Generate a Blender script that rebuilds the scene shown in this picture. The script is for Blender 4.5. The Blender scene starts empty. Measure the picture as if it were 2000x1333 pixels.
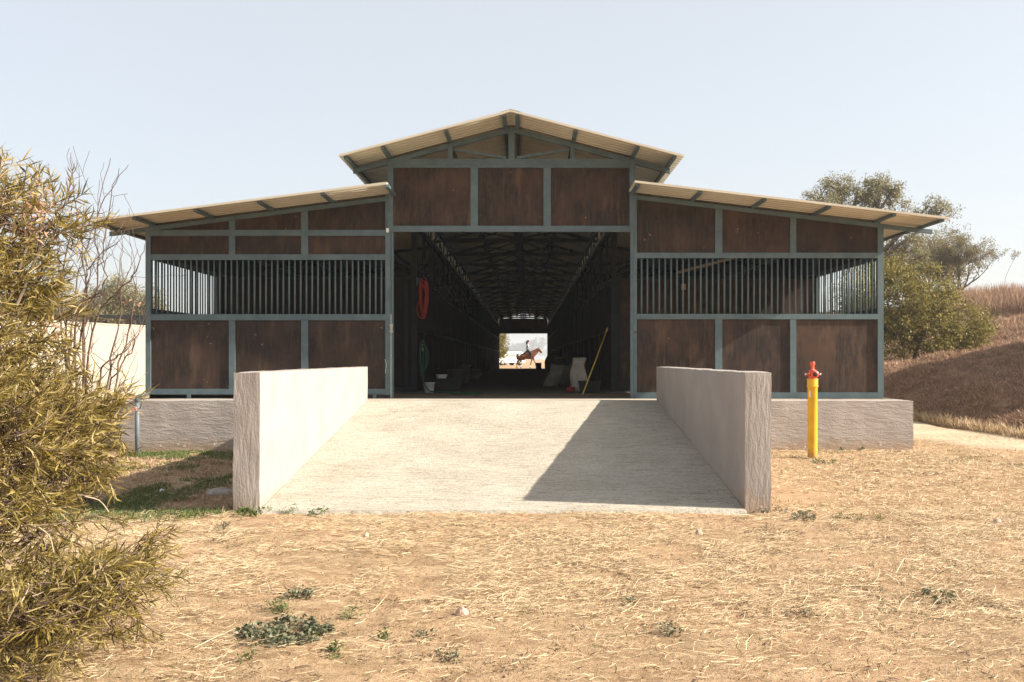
import bpy, math, random
import numpy as np
from mathutils import Vector, Matrix

# ------------------------------------------------------------------ camera, world, sun, exposure
scene = bpy.context.scene
COL = scene.collection
FL = 1944.0            # focal length in photo pixels (2000 wide)
VX, VY, CZ = 1028.0, 701.0, 1.42   # vanishing point of the long axis, eye height
cam_data = bpy.data.cameras.new("camera")
cam_data.sensor_width = 36.0
cam_data.lens = FL / 2000 * 36.0
cam_data.shift_x = -(VX - 1000) / 2000
cam_data.shift_y = (VY - 666.5) / 2000
cam_data.clip_start = 0.1
cam_data.clip_end = 6000
cam = bpy.data.objects.new("camera", cam_data)
cam.location = (0, 0, CZ)
cam.rotation_euler = (math.pi / 2, 0, 0)
COL.objects.link(cam)
scene.camera = cam

SUN_TO = Vector((1.0, -0.155, 0.594)).normalized()
world = bpy.data.worlds.new("World")
scene.world = world
world.use_nodes = True
wn = world.node_tree.nodes
wl = world.node_tree.links
bg = wn["Background"]
sky = wn.new("ShaderNodeTexSky")
sky.sky_type = 'NISHITA'
sky.sun_disc = False
sky.sun_elevation = math.asin(SUN_TO.z)
sky.sun_rotation = math.atan2(SUN_TO.x, SUN_TO.y)
sky.altitude = 1300
sky.air_density = 1.0
sky.dust_density = 9.0
sky.ozone_density = 1.0
veil = wn.new("ShaderNodeMix"); veil.data_type = 'RGBA'
veil.inputs[0].default_value = 0.62            # even pale dust veil over the whole sky
veil.inputs[7].default_value = (3.55, 3.56, 3.46, 1)
wl.new(sky.outputs[0], veil.inputs[6])
wl.new(veil.outputs[2], bg.inputs[0])
bg.inputs[1].default_value = 0.104

sun_data = bpy.data.lights.new("sun", 'SUN')
sun_data.energy = 4.9
sun_data.angle = math.radians(0.55)
sun_data.color = (1.0, 0.915, 0.79)
sun = bpy.data.objects.new("sun", sun_data)
sun.rotation_euler = SUN_TO.to_track_quat('Z', 'Y').to_euler()
sun.location = (30, -3, 20)
COL.objects.link(sun)

scene.view_settings.view_transform = 'Standard'
scene.view_settings.look = 'None'
scene.view_settings.exposure = 1.3
scene.view_settings.gamma = 1
scene.view_settings.use_curve_mapping = False
scene.render.engine = 'CYCLES'
scene.cycles.use_denoising = True
scene.cycles.use_adaptive_sampling = True
scene.cycles.adaptive_threshold = 0.002
scene.cycles.adaptive_min_samples = 64
scene.cycles.max_bounces = 8
scene.cycles.diffuse_bounces = 6
scene.cycles.transparent_max_bounces = 8

RNG = np.random.default_rng(7)
random.seed(7)

# ------------------------------------------------------------------ material helpers
def rgb(c):
    return (c[0], c[1], c[2], 1.0)

class NT:
    """small wrapper for node trees"""
    def __init__(s, name, rough=0.8, spec=0.3):
        s.m = bpy.data.materials.new(name)
        s.m.use_nodes = True
        s.n = s.m.node_tree.nodes
        s.l = s.m.node_tree.links
        s.b = s.n["Principled BSDF"]
        s.b.inputs["Roughness"].default_value = rough
        s.b.inputs["Specular IOR Level"].default_value = spec
        s.tc = s.n.new("ShaderNodeTexCoord")
    def coords(s, scale=(1, 1, 1), kind="Object", rnd=True):
        mp = s.n.new("ShaderNodeMapping")
        mp.inputs["Scale"].default_value = scale
        s.l.new(s.tc.outputs[kind], mp.inputs["Vector"])
        if rnd:
            oi = s.n.new("ShaderNodeObjectInfo")
            mu = s.n.new("ShaderNodeMath"); mu.operation = 'MULTIPLY'
            mu.inputs[1].default_value = 53.0
            s.l.new(oi.outputs["Random"], mu.inputs[0])
            cb = s.n.new("ShaderNodeCombineXYZ")
            for k in range(3):
                s.l.new(mu.outputs[0], cb.inputs[k])
            s.l.new(cb.outputs[0], mp.inputs["Location"])
        return mp.outputs[0]
    def noise(s, vec, scale, detail=4, rough=0.55, dist=0.0):
        t = s.n.new("ShaderNodeTexNoise")
        t.inputs["Scale"].default_value = scale
        t.inputs["Detail"].default_value = detail
        t.inputs["Roughness"].default_value = rough
        t.inputs["Distortion"].default_value = dist
        s.l.new(vec, t.inputs["Vector"])
        return t.outputs["Fac"]
    def ramp(s, fac, stops):
        r = s.n.new("ShaderNodeValToRGB")
        el = r.color_ramp.elements
        while len(el) < len(stops):
            el.new(0.5)
        for e, (p, c) in zip(el, stops):
            e.position = p
            e.color = rgb(c) if hasattr(c, "__len__") else (c, c, c, 1)
        s.l.new(fac, r.inputs[0])
        return r.outputs[0]
    def mix(s, fac, a, b, mode='MIX'):
        m = s.n.new("ShaderNodeMix"); m.data_type = 'RGBA'; m.blend_type = mode
        if isinstance(fac, (int, float)):
            m.inputs[0].default_value = fac
        else:
            s.l.new(fac, m.inputs[0])
        for i, v in ((6, a), (7, b)):
            if isinstance(v, (tuple, list)):
                m.inputs[i].default_value = rgb(v)
            else:
                s.l.new(v, m.inputs[i])
        return m.outputs[2]
    def math(s, op, a, b=None):
        m = s.n.new("ShaderNodeMath"); m.operation = op
        for i, v in enumerate((a, b)):
            if v is None: continue
            if isinstance(v, (int, float)): m.inputs[i].default_value = v
            else: s.l.new(v, m.inputs[i])
        return m.outputs[0]
    def color(s, c):
        if isinstance(c, (tuple, list)): s.b.inputs["Base Color"].default_value = rgb(c)
        else: s.l.new(c, s.b.inputs["Base Color"])
    def bump(s, h, strength=0.3, dist=0.02):
        b = s.n.new("ShaderNodeBump")
        b.inputs["Strength"].default_value = strength
        b.inputs["Distance"].default_value = dist
        s.l.new(h, b.inputs["Height"])
        s.l.new(b.outputs[0], s.b.inputs["Normal"])

def mottled(name, c1, c2, scale=6.0, rough=0.8, bump=0.15, bd=0.004, spec=0.3, stretch=(1, 1, 1)):
    t = NT(name, rough, spec)
    v = t.coords(stretch)
    f = t.noise(v, scale, 5)
    t.color(t.ramp(f, [(0.3, c1), (0.7, c2)]))
    if bump:
        t.bump(t.noise(v, scale * 6, 3), bump, bd)
    return t.m

def leaf_mat(name, cols, transl=0.35, rough=0.6):
    """cols: colour stops picked at random per leaf"""
    t = NT(name, rough, 0.25)
    g = t.n.new("ShaderNodeNewGeometry")
    n = len(cols)
    c = t.ramp(g.outputs["Random Per Island"], [(i / max(1, n - 1), cc) for i, cc in enumerate(cols)])
    t.color(c)
    tr = t.n.new("ShaderNodeBsdfTranslucent")
    t.l.new(c, tr.inputs[0])
    mx = t.n.new("ShaderNodeMixShader")
    mx.inputs[0].default_value = transl
    t.l.new(t.b.outputs[0], mx.inputs[1]); t.l.new(tr.outputs[0], mx.inputs[2])
    out = t.n["Material Output"]
    t.l.new(mx.outputs[0], out.inputs[0])
    return t.m

M = {}
# teal-grey painted steel, dusty
t = NT("painted_steel", 0.55, 0.35)
v = t.coords((1, 1, 1))
f = t.noise(v, 3.5, 5, 0.6)
c = t.ramp(f, [(0.3, (0.066, 0.102, 0.114)), (0.7, (0.106, 0.150, 0.161))])
d = t.ramp(t.noise(v, 38, 4, 0.7), [(0.52, 0.0), (0.75, 1.0)])
c = t.mix(t.math('MULTIPLY', d, 0.22), c, (0.28, 0.27, 0.22))
t.color(c); t.bump(t.noise(v, 60, 3), 0.12, 0.003)
M['steel'] = t.m
M['dark_and_shaded_steel'] = mottled("dark_and_shaded_steel_paint", (0.010, 0.014, 0.015), (0.022, 0.028, 0.028), 5, 0.6)  # dark fittings; inner frame too, its paint darkened to stand for interior shade

# stained shutter ply
t = NT("stained_plywood", 0.62, 0.28)
v = t.coords((1, 1, 1))
v2 = t.coords((6.0, 6.0, 0.7))
v3 = t.coords((2.2, 2.2, 0.5))
warp = t.noise(v3, 1.3, 3, 0.5, 0.6)
rings = t.math('FRACT', t.math('MULTIPLY', warp, 17.0))
rings = t.math('SUBTRACT', 1.0, t.math('ABSOLUTE', t.math('SUBTRACT', t.math('MULTIPLY', rings, 2.0), 1.0)))
rings = t.math('POWER', rings, 3.0)
grain = t.noise(v2, 4.0, 6, 0.7)
big = t.noise(v, 2.2, 3)
base = t.ramp(grain, [(0.32, (0.014, 0.010, 0.008)), (0.52, (0.036, 0.024, 0.018)), (0.74, (0.070, 0.044, 0.031))])
base = t.mix(t.math('MULTIPLY', rings, 0.65), base, (0.013, 0.009, 0.008))
base = t.mix(t.ramp(big, [(0.42, 0.0), (0.68, 0.8)]), base, (0.064, 0.037, 0.025))
v4 = t.coords((4.5, 4.5, 1.0))
streak = t.ramp(t.noise(v4, 1.1, 4, 0.6), [(0.55, 0.0), (0.74, 0.6)])
base = t.mix(streak, base, (0.13, 0.078, 0.047))
spots = t.ramp(t.noise(v, 9, 2), [(0.735, 0.0), (0.775, 0.7)])
base = t.mix(spots, base, (0.30, 0.17, 0.09))
oi = t.n.new("ShaderNodeObjectInfo")
base = t.mix(1.0, base, t.ramp(oi.outputs["Random"], [(0.0, (0.72, 0.74, 0.78)), (1.0, (1.2, 1.1, 1.02))]), 'MULTIPLY')
t.color(base); t.bump(grain, 0.25, 0.003)
M['ply'] = t.m

def plaster(name, c1, c2, stretch, bs, bd, dirt=True):
    t = NT(name, 0.9, 0.15)
    v = t.coords((1, 1, 1), rnd=False)
    f = t.noise(v, 1.6, 6, 0.6)
    c = t.ramp(f, [(0.3, c1), (0.7, c2)])
    fine = t.noise(v, 45, 4, 0.6)
    c = t.mix(t.ramp(fine, [(0.35, 0.10), (0.7, 0.0)]), c, (0.30, 0.26, 0.23))
    if dirt:
        sep = t.n.new("ShaderNodeSeparateXYZ"); t.l.new(t.tc.outputs["Object"], sep.inputs[0])
        # splashed soil along the foot, broken up by noise
        g = t.math('ADD', sep.outputs[2], t.math('MULTIPLY', t.noise(v, 5, 4), 0.34))
        k = t.ramp(g, [(0.17, 0.75), (0.36, 0.0)])
        c = t.mix(k, c, (0.36, 0.25, 0.16))
        pale = t.ramp(t.noise(v, 14, 3), [(0.62, 0.0), (0.7, 0.8)])
        low = t.ramp(sep.outputs[2], [(0.06, 1.0), (0.16, 0.0)])
        c = t.mix(t.math('MULTIPLY', pale, low), c, (0.75, 0.73, 0.7))
    t.color(c)
    vs = t.coords(stretch, rnd=False)
    h = t.math('ADD', t.math('MULTIPLY', t.noise(vs, 9, 5, 0.65, 0.4), 1.0), t.math('MULTIPLY', fine, 0.25))
    t.bump(h, bs, bd)
    return t.m
M['plaster_end'] = plaster("rough_plaster_vertical", (0.305, 0.270, 0.245), (0.37, 0.33, 0.302), (2.6, 1, 0.45), 0.75, 0.018)
M['plaster_plinth'] = plaster("rough_plaster_plinth", (0.335, 0.295, 0.268), (0.41, 0.365, 0.332), (0.5, 1, 1.8), 0.85, 0.028)
M['plaster_wall'] = plaster("pale_wall_plaster", (0.34, 0.30, 0.25), (0.39, 0.345, 0.29), (1, 1, 1), 0.15, 0.006, True)

# broom finished ramp concrete
t = NT("ramp_concrete", 0.92, 0.15)
v = t.coords((1, 1, 1), rnd=False)
vb = t.coords((0.55, 5.0, 1), rnd=False)
f = t.noise(v, 1.2, 5)
c = t.ramp(f, [(0.3, (0.60, 0.545, 0.45)), (0.7, (0.70, 0.645, 0.54))])
br = t.noise(vb, 7, 7, 0.75, 0.3)
c = t.mix(t.ramp(br, [(0.34, 0.85), (0.49, 0.0)]), c, (0.30, 0.25, 0.18))
vh = t.coords((1.6, 9.0, 1), rnd=False)
hay = t.ramp(t.noise(vh, 4, 6, 0.85, 1.5), [(0.50, 0.0), (0.62, 0.85)])
reg = t.ramp(t.noise(v, 0.9, 2), [(0.42, 0.0), (0.62, 1.0)])
c = t.mix(t.math('MULTIPLY', hay, reg), c, (0.26, 0.19, 0.105))
sp = t.ramp(t.noise(v, 26, 6, 0.9), [(0.55, 0.0), (0.62, 0.85)])
c = t.mix(sp, c, (0.15, 0.12, 0.09))
t.color(c)
t.bump(t.math('ADD', br, t.noise(v, 30, 5, 0.9)), 1.0, 0.035)
M['ramp'] = t.m
M['slab'] = mottled("slab_concrete", (0.34, 0.30, 0.25), (0.46, 0.41, 0.34), 3, 0.9, 0.3, 0.004)
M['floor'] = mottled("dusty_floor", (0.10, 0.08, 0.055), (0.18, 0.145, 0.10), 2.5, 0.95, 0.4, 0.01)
M['roof'] = mottled("beige_roof_sheet", (0.50, 0.45, 0.35), (0.58, 0.525, 0.415), 1.5, 0.6, 0.0, spec=0.3)
M['shaded_inside'] = mottled("shade_darkened_board", (0.012, 0.009, 0.007), (0.025, 0.017, 0.013), 4, 0.8, 0.2)  # interior ply boards, shade of the stalls put into the colour

# ground
t = NT("dry_ground", 0.95, 0.1)
v = t.coords((1, 1, 1), rnd=False)
vx = t.coords((0.6, 1.1, 1), rnd=False)
f1 = t.noise(v, 0.55, 6, 0.6, 0.3)
f2 = t.noise(vx, 3.5, 8, 0.75, 0.6)
f3 = t.noise(v, 9, 7, 0.75)
dirt = t.ramp(f3, [(0.28, (0.22, 0.13, 0.07)), (0.5, (0.44, 0.29, 0.17)), (0.75, (0.59, 0.43, 0.28))])
straw = t.ramp(f2, [(0.3, (0.18, 0.11, 0.06)), (0.5, (0.38, 0.26, 0.15)), (0.72, (0.54, 0.41, 0.26))])
c = t.mix(t.ramp(f1, [(0.38, 0.0), (0.6, 1.0)]), dirt, straw)
crumbs = t.ramp(t.noise(v, 34, 4, 0.7), [(0.64, 0.0), (0.74, 0.8)])
c = t.mix(crumbs, c, (0.16, 0.09, 0.05))
grn = t.ramp(t.noise(v, 1.7, 5, 0.7), [(0.60, 0.0), (0.72, 0.4)])
c = t.mix(grn, c, (0.17, 0.155, 0.06))
t.color(c)
t.bump(t.math('ADD', f3, t.math('MULTIPLY', f2, 0.8)), 0.9, 0.06)
M['ground'] = t.m
t = NT("dirt_road", 0.95, 0.1)
v = t.coords((1, 1, 1), rnd=False)
c = t.ramp(t.noise(v, 1.1, 6, 0.65), [(0.3, (0.40, 0.30, 0.20)), (0.7, (0.56, 0.45, 0.32))])
t.color(c); t.bump(t.noise(v, 14, 5, 0.7), 0.5, 0.02)
M['road'] = t.m
t = NT("embankment_soil", 0.95, 0.05)
v = t.coords((1, 1, 1), rnd=False)
c = t.ramp(t.noise(v, 2.6, 7, 0.75), [(0.3, (0.10, 0.056, 0.035)), (0.5, (0.22, 0.13, 0.08)), (0.72, (0.38, 0.25, 0.16))])
t.color(c); t.bump(t.noise(v, 9, 6, 0.75), 0.9, 0.08)
M['bank'] = t.m

M['straw'] = leaf_mat("straw_blades", [(0.56, 0.41, 0.24), (0.70, 0.54, 0.34), (0.36, 0.24, 0.13), (0.82, 0.68, 0.46), (0.22, 0.14, 0.075), (0.62, 0.47, 0.29)], 0.1, 0.55)
M['stalk'] = leaf_mat("dry_bank_grass", [(0.36, 0.215, 0.14), (0.48, 0.32, 0.21), (0.23, 0.135, 0.09), (0.58, 0.41, 0.28)], 0.15, 0.7)
M['green'] = leaf_mat("green_blades", [(0.055, 0.10, 0.022), (0.10, 0.15, 0.04), (0.16, 0.19, 0.06), (0.07, 0.115, 0.03), (0.22, 0.20, 0.09)], 0.3)
M['weed'] = leaf_mat("weed_leaves", [(0.085, 0.095, 0.05), (0.13, 0.14, 0.08), (0.20, 0.19, 0.13), (0.06, 0.085, 0.028), (0.24, 0.21, 0.15)], 0.2)
M['bush'] = leaf_mat("narrow_olive_leaves", [(0.11, 0.085, 0.018), (0.22, 0.17, 0.04), (0.37, 0.29, 0.10), (0.07, 0.055, 0.014), (0.28, 0.205, 0.035), (0.46, 0.37, 0.18)], 0.32, 0.5)
M['pod'] = leaf_mat("dry_pods", [(0.42, 0.24, 0.15), (0.52, 0.31, 0.20), (0.30, 0.17, 0.11)], 0.2)
M['gum'] = leaf_mat("gum_leaves", [(0.17, 0.155, 0.075), (0.26, 0.235, 0.12), (0.34, 0.30, 0.17), (0.13, 0.125, 0.065)], 0.3)  # leaf colours paled to add distance haze
M['acacia'] = leaf_mat("acacia_leaves", [(0.22, 0.19, 0.095), (0.31, 0.265, 0.145), (0.16, 0.14, 0.08)], 0.3)
M['thicket'] = leaf_mat("thicket_leaves", [(0.10, 0.10, 0.022), (0.20, 0.175, 0.045), (0.30, 0.24, 0.075), (0.14, 0.13, 0.03), (0.36, 0.27, 0.09)], 0.35)
M['fartree'] = leaf_mat("far_tree_leaves", [(0.06, 0.07, 0.04), (0.09, 0.10, 0.055)], 0.2)
M['bark'] = mottled("grey_bark", (0.10, 0.075, 0.055), (0.21, 0.165, 0.125), 12, 0.9, 0.5, 0.01)
M['twig'] = mottled("dark_twig", (0.07, 0.045, 0.035), (0.15, 0.10, 0.075), 10, 0.85, 0.2)
M['palestem'] = mottled("pale_stem", (0.36, 0.27, 0.18), (0.50, 0.40, 0.29), 10, 0.8, 0.2)
t = NT("weathered_yellow_paint", 0.5, 0.4)
v = t.coords((1, 1, 1), rnd=False)
c = t.ramp(t.noise(v, 5, 5), [(0.3, (0.58, 0.32, 0.014)), (0.7, (0.74, 0.43, 0.025))])
sep = t.n.new("ShaderNodeSeparateXYZ"); t.l.new(t.tc.outputs["Object"], sep.inputs[0])
low = t.ramp(t.math('ADD', sep.outputs[2], t.math('MULTIPLY', t.noise(v, 18, 4), 0.20)), [(0.13, 0.85), (0.26, 0.0)])
c = t.mix(low, c, (0.30, 0.17, 0.06))
sc_ = t.ramp(t.noise(t.coords((1, 1, 0.25), rnd=False), 40, 4, 0.8), [(0.60, 0.0), (0.70, 0.6)])
c = t.mix(sc_, c, (0.40, 0.24, 0.05)); t.color(c); t.bump(t.noise(v, 60, 3), 0.15, 0.002)
M['yellow'] = t.m
M['red'] = mottled("red_hydrant_paint", (0.62, 0.07, 0.03), (0.74, 0.11, 0.05), 5, 0.4, 0.1, 0.002, 0.45)
M['bore'] = mottled("dark_bore", (0.02, 0.015, 0.012), (0.05, 0.03, 0.02), 5, 0.8, 0)
M['whitepl'] = mottled("white_plastic", (0.66, 0.66, 0.65), (0.78, 0.78, 0.77), 3, 0.45, 0, spec=0.4)
M['greypl'] = mottled("grey_plastic", (0.20, 0.19, 0.18), (0.30, 0.28, 0.26), 3, 0.6, 0)
M['black'] = mottled("black_rubber", (0.014, 0.014, 0.015), (0.028, 0.028, 0.028), 5, 0.6, 0.1)
M['greypipe'] = mottled("grey_pipe_paint", (0.10, 0.125, 0.135), (0.15, 0.175, 0.18), 5, 0.5, 0.05)
M['tap'] = mottled("faded_red_tap", (0.55, 0.20, 0.15), (0.68, 0.34, 0.27), 20, 0.5, 0)
M['redhose'] = mottled("red_hose_rubber", (0.36, 0.03, 0.02), (0.48, 0.055, 0.035), 6, 0.45, 0)
M['greenhose'] = mottled("green_hose_rubber", (0.015, 0.085, 0.055), (0.03, 0.12, 0.08), 6, 0.45, 0)
M['sack'] = mottled("woven_sack", (0.34, 0.30, 0.25), (0.48, 0.43, 0.37), 5, 0.8, 0.6, 0.02)
M['brownsack'] = mottled("brown_sack", (0.16, 0.12, 0.07), (0.26, 0.20, 0.12), 5, 0.85, 0.6, 0.02)
M['pole'] = mottled("yellow_pole_paint", (0.62, 0.42, 0.06), (0.74, 0.52, 0.10), 5, 0.5, 0)
M['brass'] = mottled("worn_metal", (0.42, 0.38, 0.32), (0.60, 0.56, 0.48), 20, 0.35, 0)
M['brass'].node_tree.nodes["Principled BSDF"].inputs["Metallic"].default_value = 0.6
M['rope'] = mottled("pale_rope", (0.5, 0.5, 0.42), (0.66, 0.66, 0.56), 30, 0.8, 0)
M['carpaint'] = mottled("white_car_paint", (0.76, 0.76, 0.75), (0.80, 0.80, 0.79), 1, 0.25, 0, spec=0.5)
M['carglass'] = mottled("car_glass", (0.05, 0.075, 0.08), (0.08, 0.11, 0.11), 1, 0.08, 0, spec=0.6)
M['rim'] = mottled("wheel_rim_metal", (0.35, 0.35, 0.36), (0.45, 0.45, 0.46), 4, 0.35, 0)
M['lamp'] = mottled("headlight_glass", (0.6, 0.62, 0.64), (0.7, 0.72, 0.74), 4, 0.1, 0)
M['horse'] = mottled("bay_horse_coat", (0.10, 0.034, 0.015), (0.155, 0.052, 0.022), 5, 0.45, 0, spec=0.4)
M['mane'] = mottled("black_mane", (0.012, 0.009, 0.008), (0.03, 0.02, 0.016), 9, 0.6, 0)
M['shirt'] = mottled("grey_shirt", (0.30, 0.31, 0.33), (0.40, 0.41, 0.43), 7, 0.8, 0)
M['breeches'] = mottled("dark_breeches", (0.02, 0.02, 0.028), (0.04, 0.04, 0.05), 7, 0.8, 0)
M['skin'] = mottled("skin", (0.42, 0.24, 0.17), (0.48, 0.28, 0.20), 7, 0.6, 0)
M['canopy'] = mottled("dark_shade_cloth", (0.03, 0.035, 0.035), (0.055, 0.06, 0.06), 3, 0.8, 0)
M['stone'] = mottled("grey_stone", (0.25, 0.22, 0.19), (0.42, 0.37, 0.32), 8, 0.9, 0.5, 0.01)
M['pinkstone'] = mottled("pinkish_stone", (0.42, 0.27, 0.21), (0.52, 0.36, 0.28), 8, 0.9, 0.5, 0.01)
M['clod'] = mottled("soil_clod", (0.22, 0.14, 0.085), (0.38, 0.26, 0.165), 8, 0.95, 0)
M['paper'] = mottled("faded_notice", (0.45, 0.24, 0.16), (0.62, 0.42, 0.30), 60, 0.8, 0)

# ------------------------------------------------------------------ mesh helpers
def F(px, py, D):
    """metres in the plane D ahead of the eye, measured off the photograph"""
    return (px - VX) * D / FL, CZ + (VY - py) * D / FL

class MB:
    def __init__(s): s.v = []; s.f = []
    def box(s, x0, x1, y0, y1, z0, z1):
        b = len(s.v)
        s.v += [(x0, y0, z0), (x1, y0, z0), (x1, y1, z0), (x0, y1, z0), (x0, y0, z1), (x1, y0, z1), (x1, y1, z1), (x0, y1, z1)]
        s.f += [(b, b + 3, b + 2, b + 1), (b + 4, b + 5, b + 6, b + 7), (b, b + 1, b + 5, b + 4), (b + 1, b + 2, b + 6, b + 5), (b + 2, b + 3, b + 7, b + 6), (b + 3, b, b + 4, b + 7)]
        return s
    def prism(s, poly, y0, y1):
        """poly in (x,z), extruded along y"""
        b = len(s.v); n = len(poly)
        s.v += [(x, y0, z) for x, z in poly] + [(x, y1, z) for x, z in poly]
        s.f += [tuple(b + i for i in range(n))[::-1], tuple(b + n + i for i in range(n))]
        for i in range(n):
            j = (i + 1) % n
            s.f.append((b + i, b + j, b + n + j, b + n + i))
        return s
    def bar(s, p, q, w, h, up=(0, 0, 1)):
        p = Vector(p); q = Vector(q); d = (q - p).normalized(); u = Vector(up)
        if abs(d.dot(u)) > 0.99: u = Vector((0, 1, 0))
        a = d.cross(u).normalized(); c = a.cross(d).normalized()
        b = len(s.v)
        for o in (p, q):
            for sa, sc in ((-1, -1), (1, -1), (1, 1), (-1, 1)):
                s.v.append(tuple(o + a * sa * w / 2 + c * sc * h / 2))
        s.f += [(b, b + 1, b + 2, b + 3), (b + 7, b + 6, b + 5, b + 4)]
        for i in range(4):
            j = (i + 1) % 4
            s.f.append((b + i, b + 4 + i, b + 4 + j, b + j))
        return s
    def tube(s, pts, r, n=6, closed=False, cap=True):
        pts = [Vector(p) for p in pts]
        rr = r if hasattr(r, "__len__") else [r] * len(pts)
        b = len(s.v); m = len(pts); prev = None
        for i, p in enumerate(pts):
            if closed: d = pts[(i + 1) % m] - pts[i - 1]
            else: d = pts[min(i + 1, m - 1)] - pts[max(i - 1, 0)]
            if d.length < 1e-9: d = Vector((0, 0, 1))
            d.normalize()
            if prev is None:
                a = d.orthogonal().normalized()
            else:
                a = (prev - d * prev.dot(d))
                a = a.normalized() if a.length > 1e-6 else d.orthogonal().normalized()
            prev = a; c = d.cross(a)
            for k in range(n):
                t_ = 2 * math.pi * k / n
                s.v.append(tuple(p + (a * math.cos(t_) + c * math.sin(t_)) * rr[i]))
        for i in range(m if closed else m - 1):
            j = (i + 1) % m
            for k in range(n):
                l = (k + 1) % n
                s.f.append((b + i * n + k, b + i * n + l, b + j * n + l, b + j * n + k))
        if cap and not closed:
            s.f.append(tuple(b + k for k in range(n))[::-1])
            s.f.append(tuple(b + (m - 1) * n + k for k in range(n)))
        return s
    def lathe(s, prof, n=24, c=(0, 0, 0), closed=False):
        """prof: (r,z) list"""
        b = len(s.v)
        for r, z in prof:
            for k in range(n):
                a = 2 * math.pi * k / n
                s.v.append((c[0] + r * math.cos(a), c[1] + r * math.sin(a), c[2] + z))
        for i in range(len(prof) - 1):
            for k in range(n):
                l = (k + 1) % n
                s.f.append((b + i * n + k, b + i * n + l, b + (i + 1) * n + l, b + (i + 1) * n + k))
        s.f.append(tuple(b + k for k in range(n))[::-1])
        s.f.append(tuple(b + (len(prof) - 1) * n + k for k in range(n)))
        return s
    def mesh(s, name, mat, smooth=False, off=(0, 0, 0)):
        me = bpy.data.meshes.new(name)
        ox, oy, oz = off
        me.from_pydata([(x - ox, y - oy, z - oz) for x, y, z in s.v], [], s.f)
        me.validate()
        if mat: me.materials.append(mat)
        if smooth: me.polygons.foreach_set("use_smooth", [True] * len(me.polygons))
        me.update()
        return me

def wloc(o):
    v = Vector((0, 0, 0))
    while o is not None:
        v += Vector(o.location); o = o.parent
    return v

def link(name, me, parent=None, loc=(0, 0, 0), **pr):
    o = bpy.data.objects.new(name, me)
    o.location = loc
    COL.objects.link(o)
    if parent is not None: o.parent = parent
    for k, vv in pr.items():
        if vv is not None: o[k] = vv
    return o

def part(name, mb, mat, parent=None, smooth=False, centre=True, **pr):
    """mb holds world coordinates; the object's origin goes to the middle of the piece"""
    vs = np.array(mb.v); c = (vs.min(0) + vs.max(0)) / 2 if centre else np.array(wloc(parent)) if parent else np.zeros(3)
    me = mb.mesh(name, mat, smooth, off=tuple(c))
    loc = Vector(c) - (wloc(parent) if parent is not None else Vector((0, 0, 0)))
    return link(name, me, parent, loc, **pr)

def lpart(name, mb, mat, parent, smooth=False, **pr):
    """mb already in the parent's own coordinates"""
    return link(name, mb.mesh(name, mat, smooth), parent, (0, 0, 0), **pr)

def thing(name, loc, label, cat, group=None, rz=0):
    o = link(name, None, None, loc, label=label, category=cat, group=group)
    o.rotation_euler.z = rz
    o.empty_display_size = 0.3
    return o

def np_mesh(name, verts, faces, mat, smooth=False):
    """verts (n,3), faces (m,k) arrays"""
    me = bpy.data.meshes.new(name)
    verts = np.ascontiguousarray(verts, dtype=np.float32); faces = np.ascontiguousarray(faces, dtype=np.int32)
    m, k = faces.shape
    me.vertices.add(len(verts)); me.vertices.foreach_set("co", verts.ravel())
    me.loops.add(m * k); me.loops.foreach_set("vertex_index", faces.ravel())
    me.polygons.add(m); me.polygons.foreach_set("loop_start", np.arange(0, m * k, k, dtype=np.int32))
    me.polygons.foreach_set("loop_total", np.full(m, k, dtype=np.int32))
    if smooth: me.polygons.foreach_set("use_smooth", np.ones(m, dtype=bool))
    me.materials.append(mat)
    me.update(calc_edges=True)
    return me

def vnoise(x, y, s, seed=0):
    """smooth value noise, 0..1"""
    x = np.asarray(x) / s + 37.1 * seed; y = np.asarray(y) / s + 11.7 * seed
    xi = np.floor(x); yi = np.floor(y); fx = x - xi; fy = y - yi
    def h(a, b):
        q = np.sin(a * 127.1 + b * 311.7 + seed * 74.7) * 43758.5453
        return q - np.floor(q)
    fx = fx * fx * (3 - 2 * fx); fy = fy * fy * (3 - 2 * fy)
    return (h(xi, yi) * (1 - fx) + h(xi + 1, yi) * fx) * (1 - fy) + (h(xi, yi + 1) * (1 - fx) + h(xi + 1, yi + 1) * fx) * fy

def ss(t):
    t = np.clip(t, 0, 1)
    return t * t * (3 - 2 * t)

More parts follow.
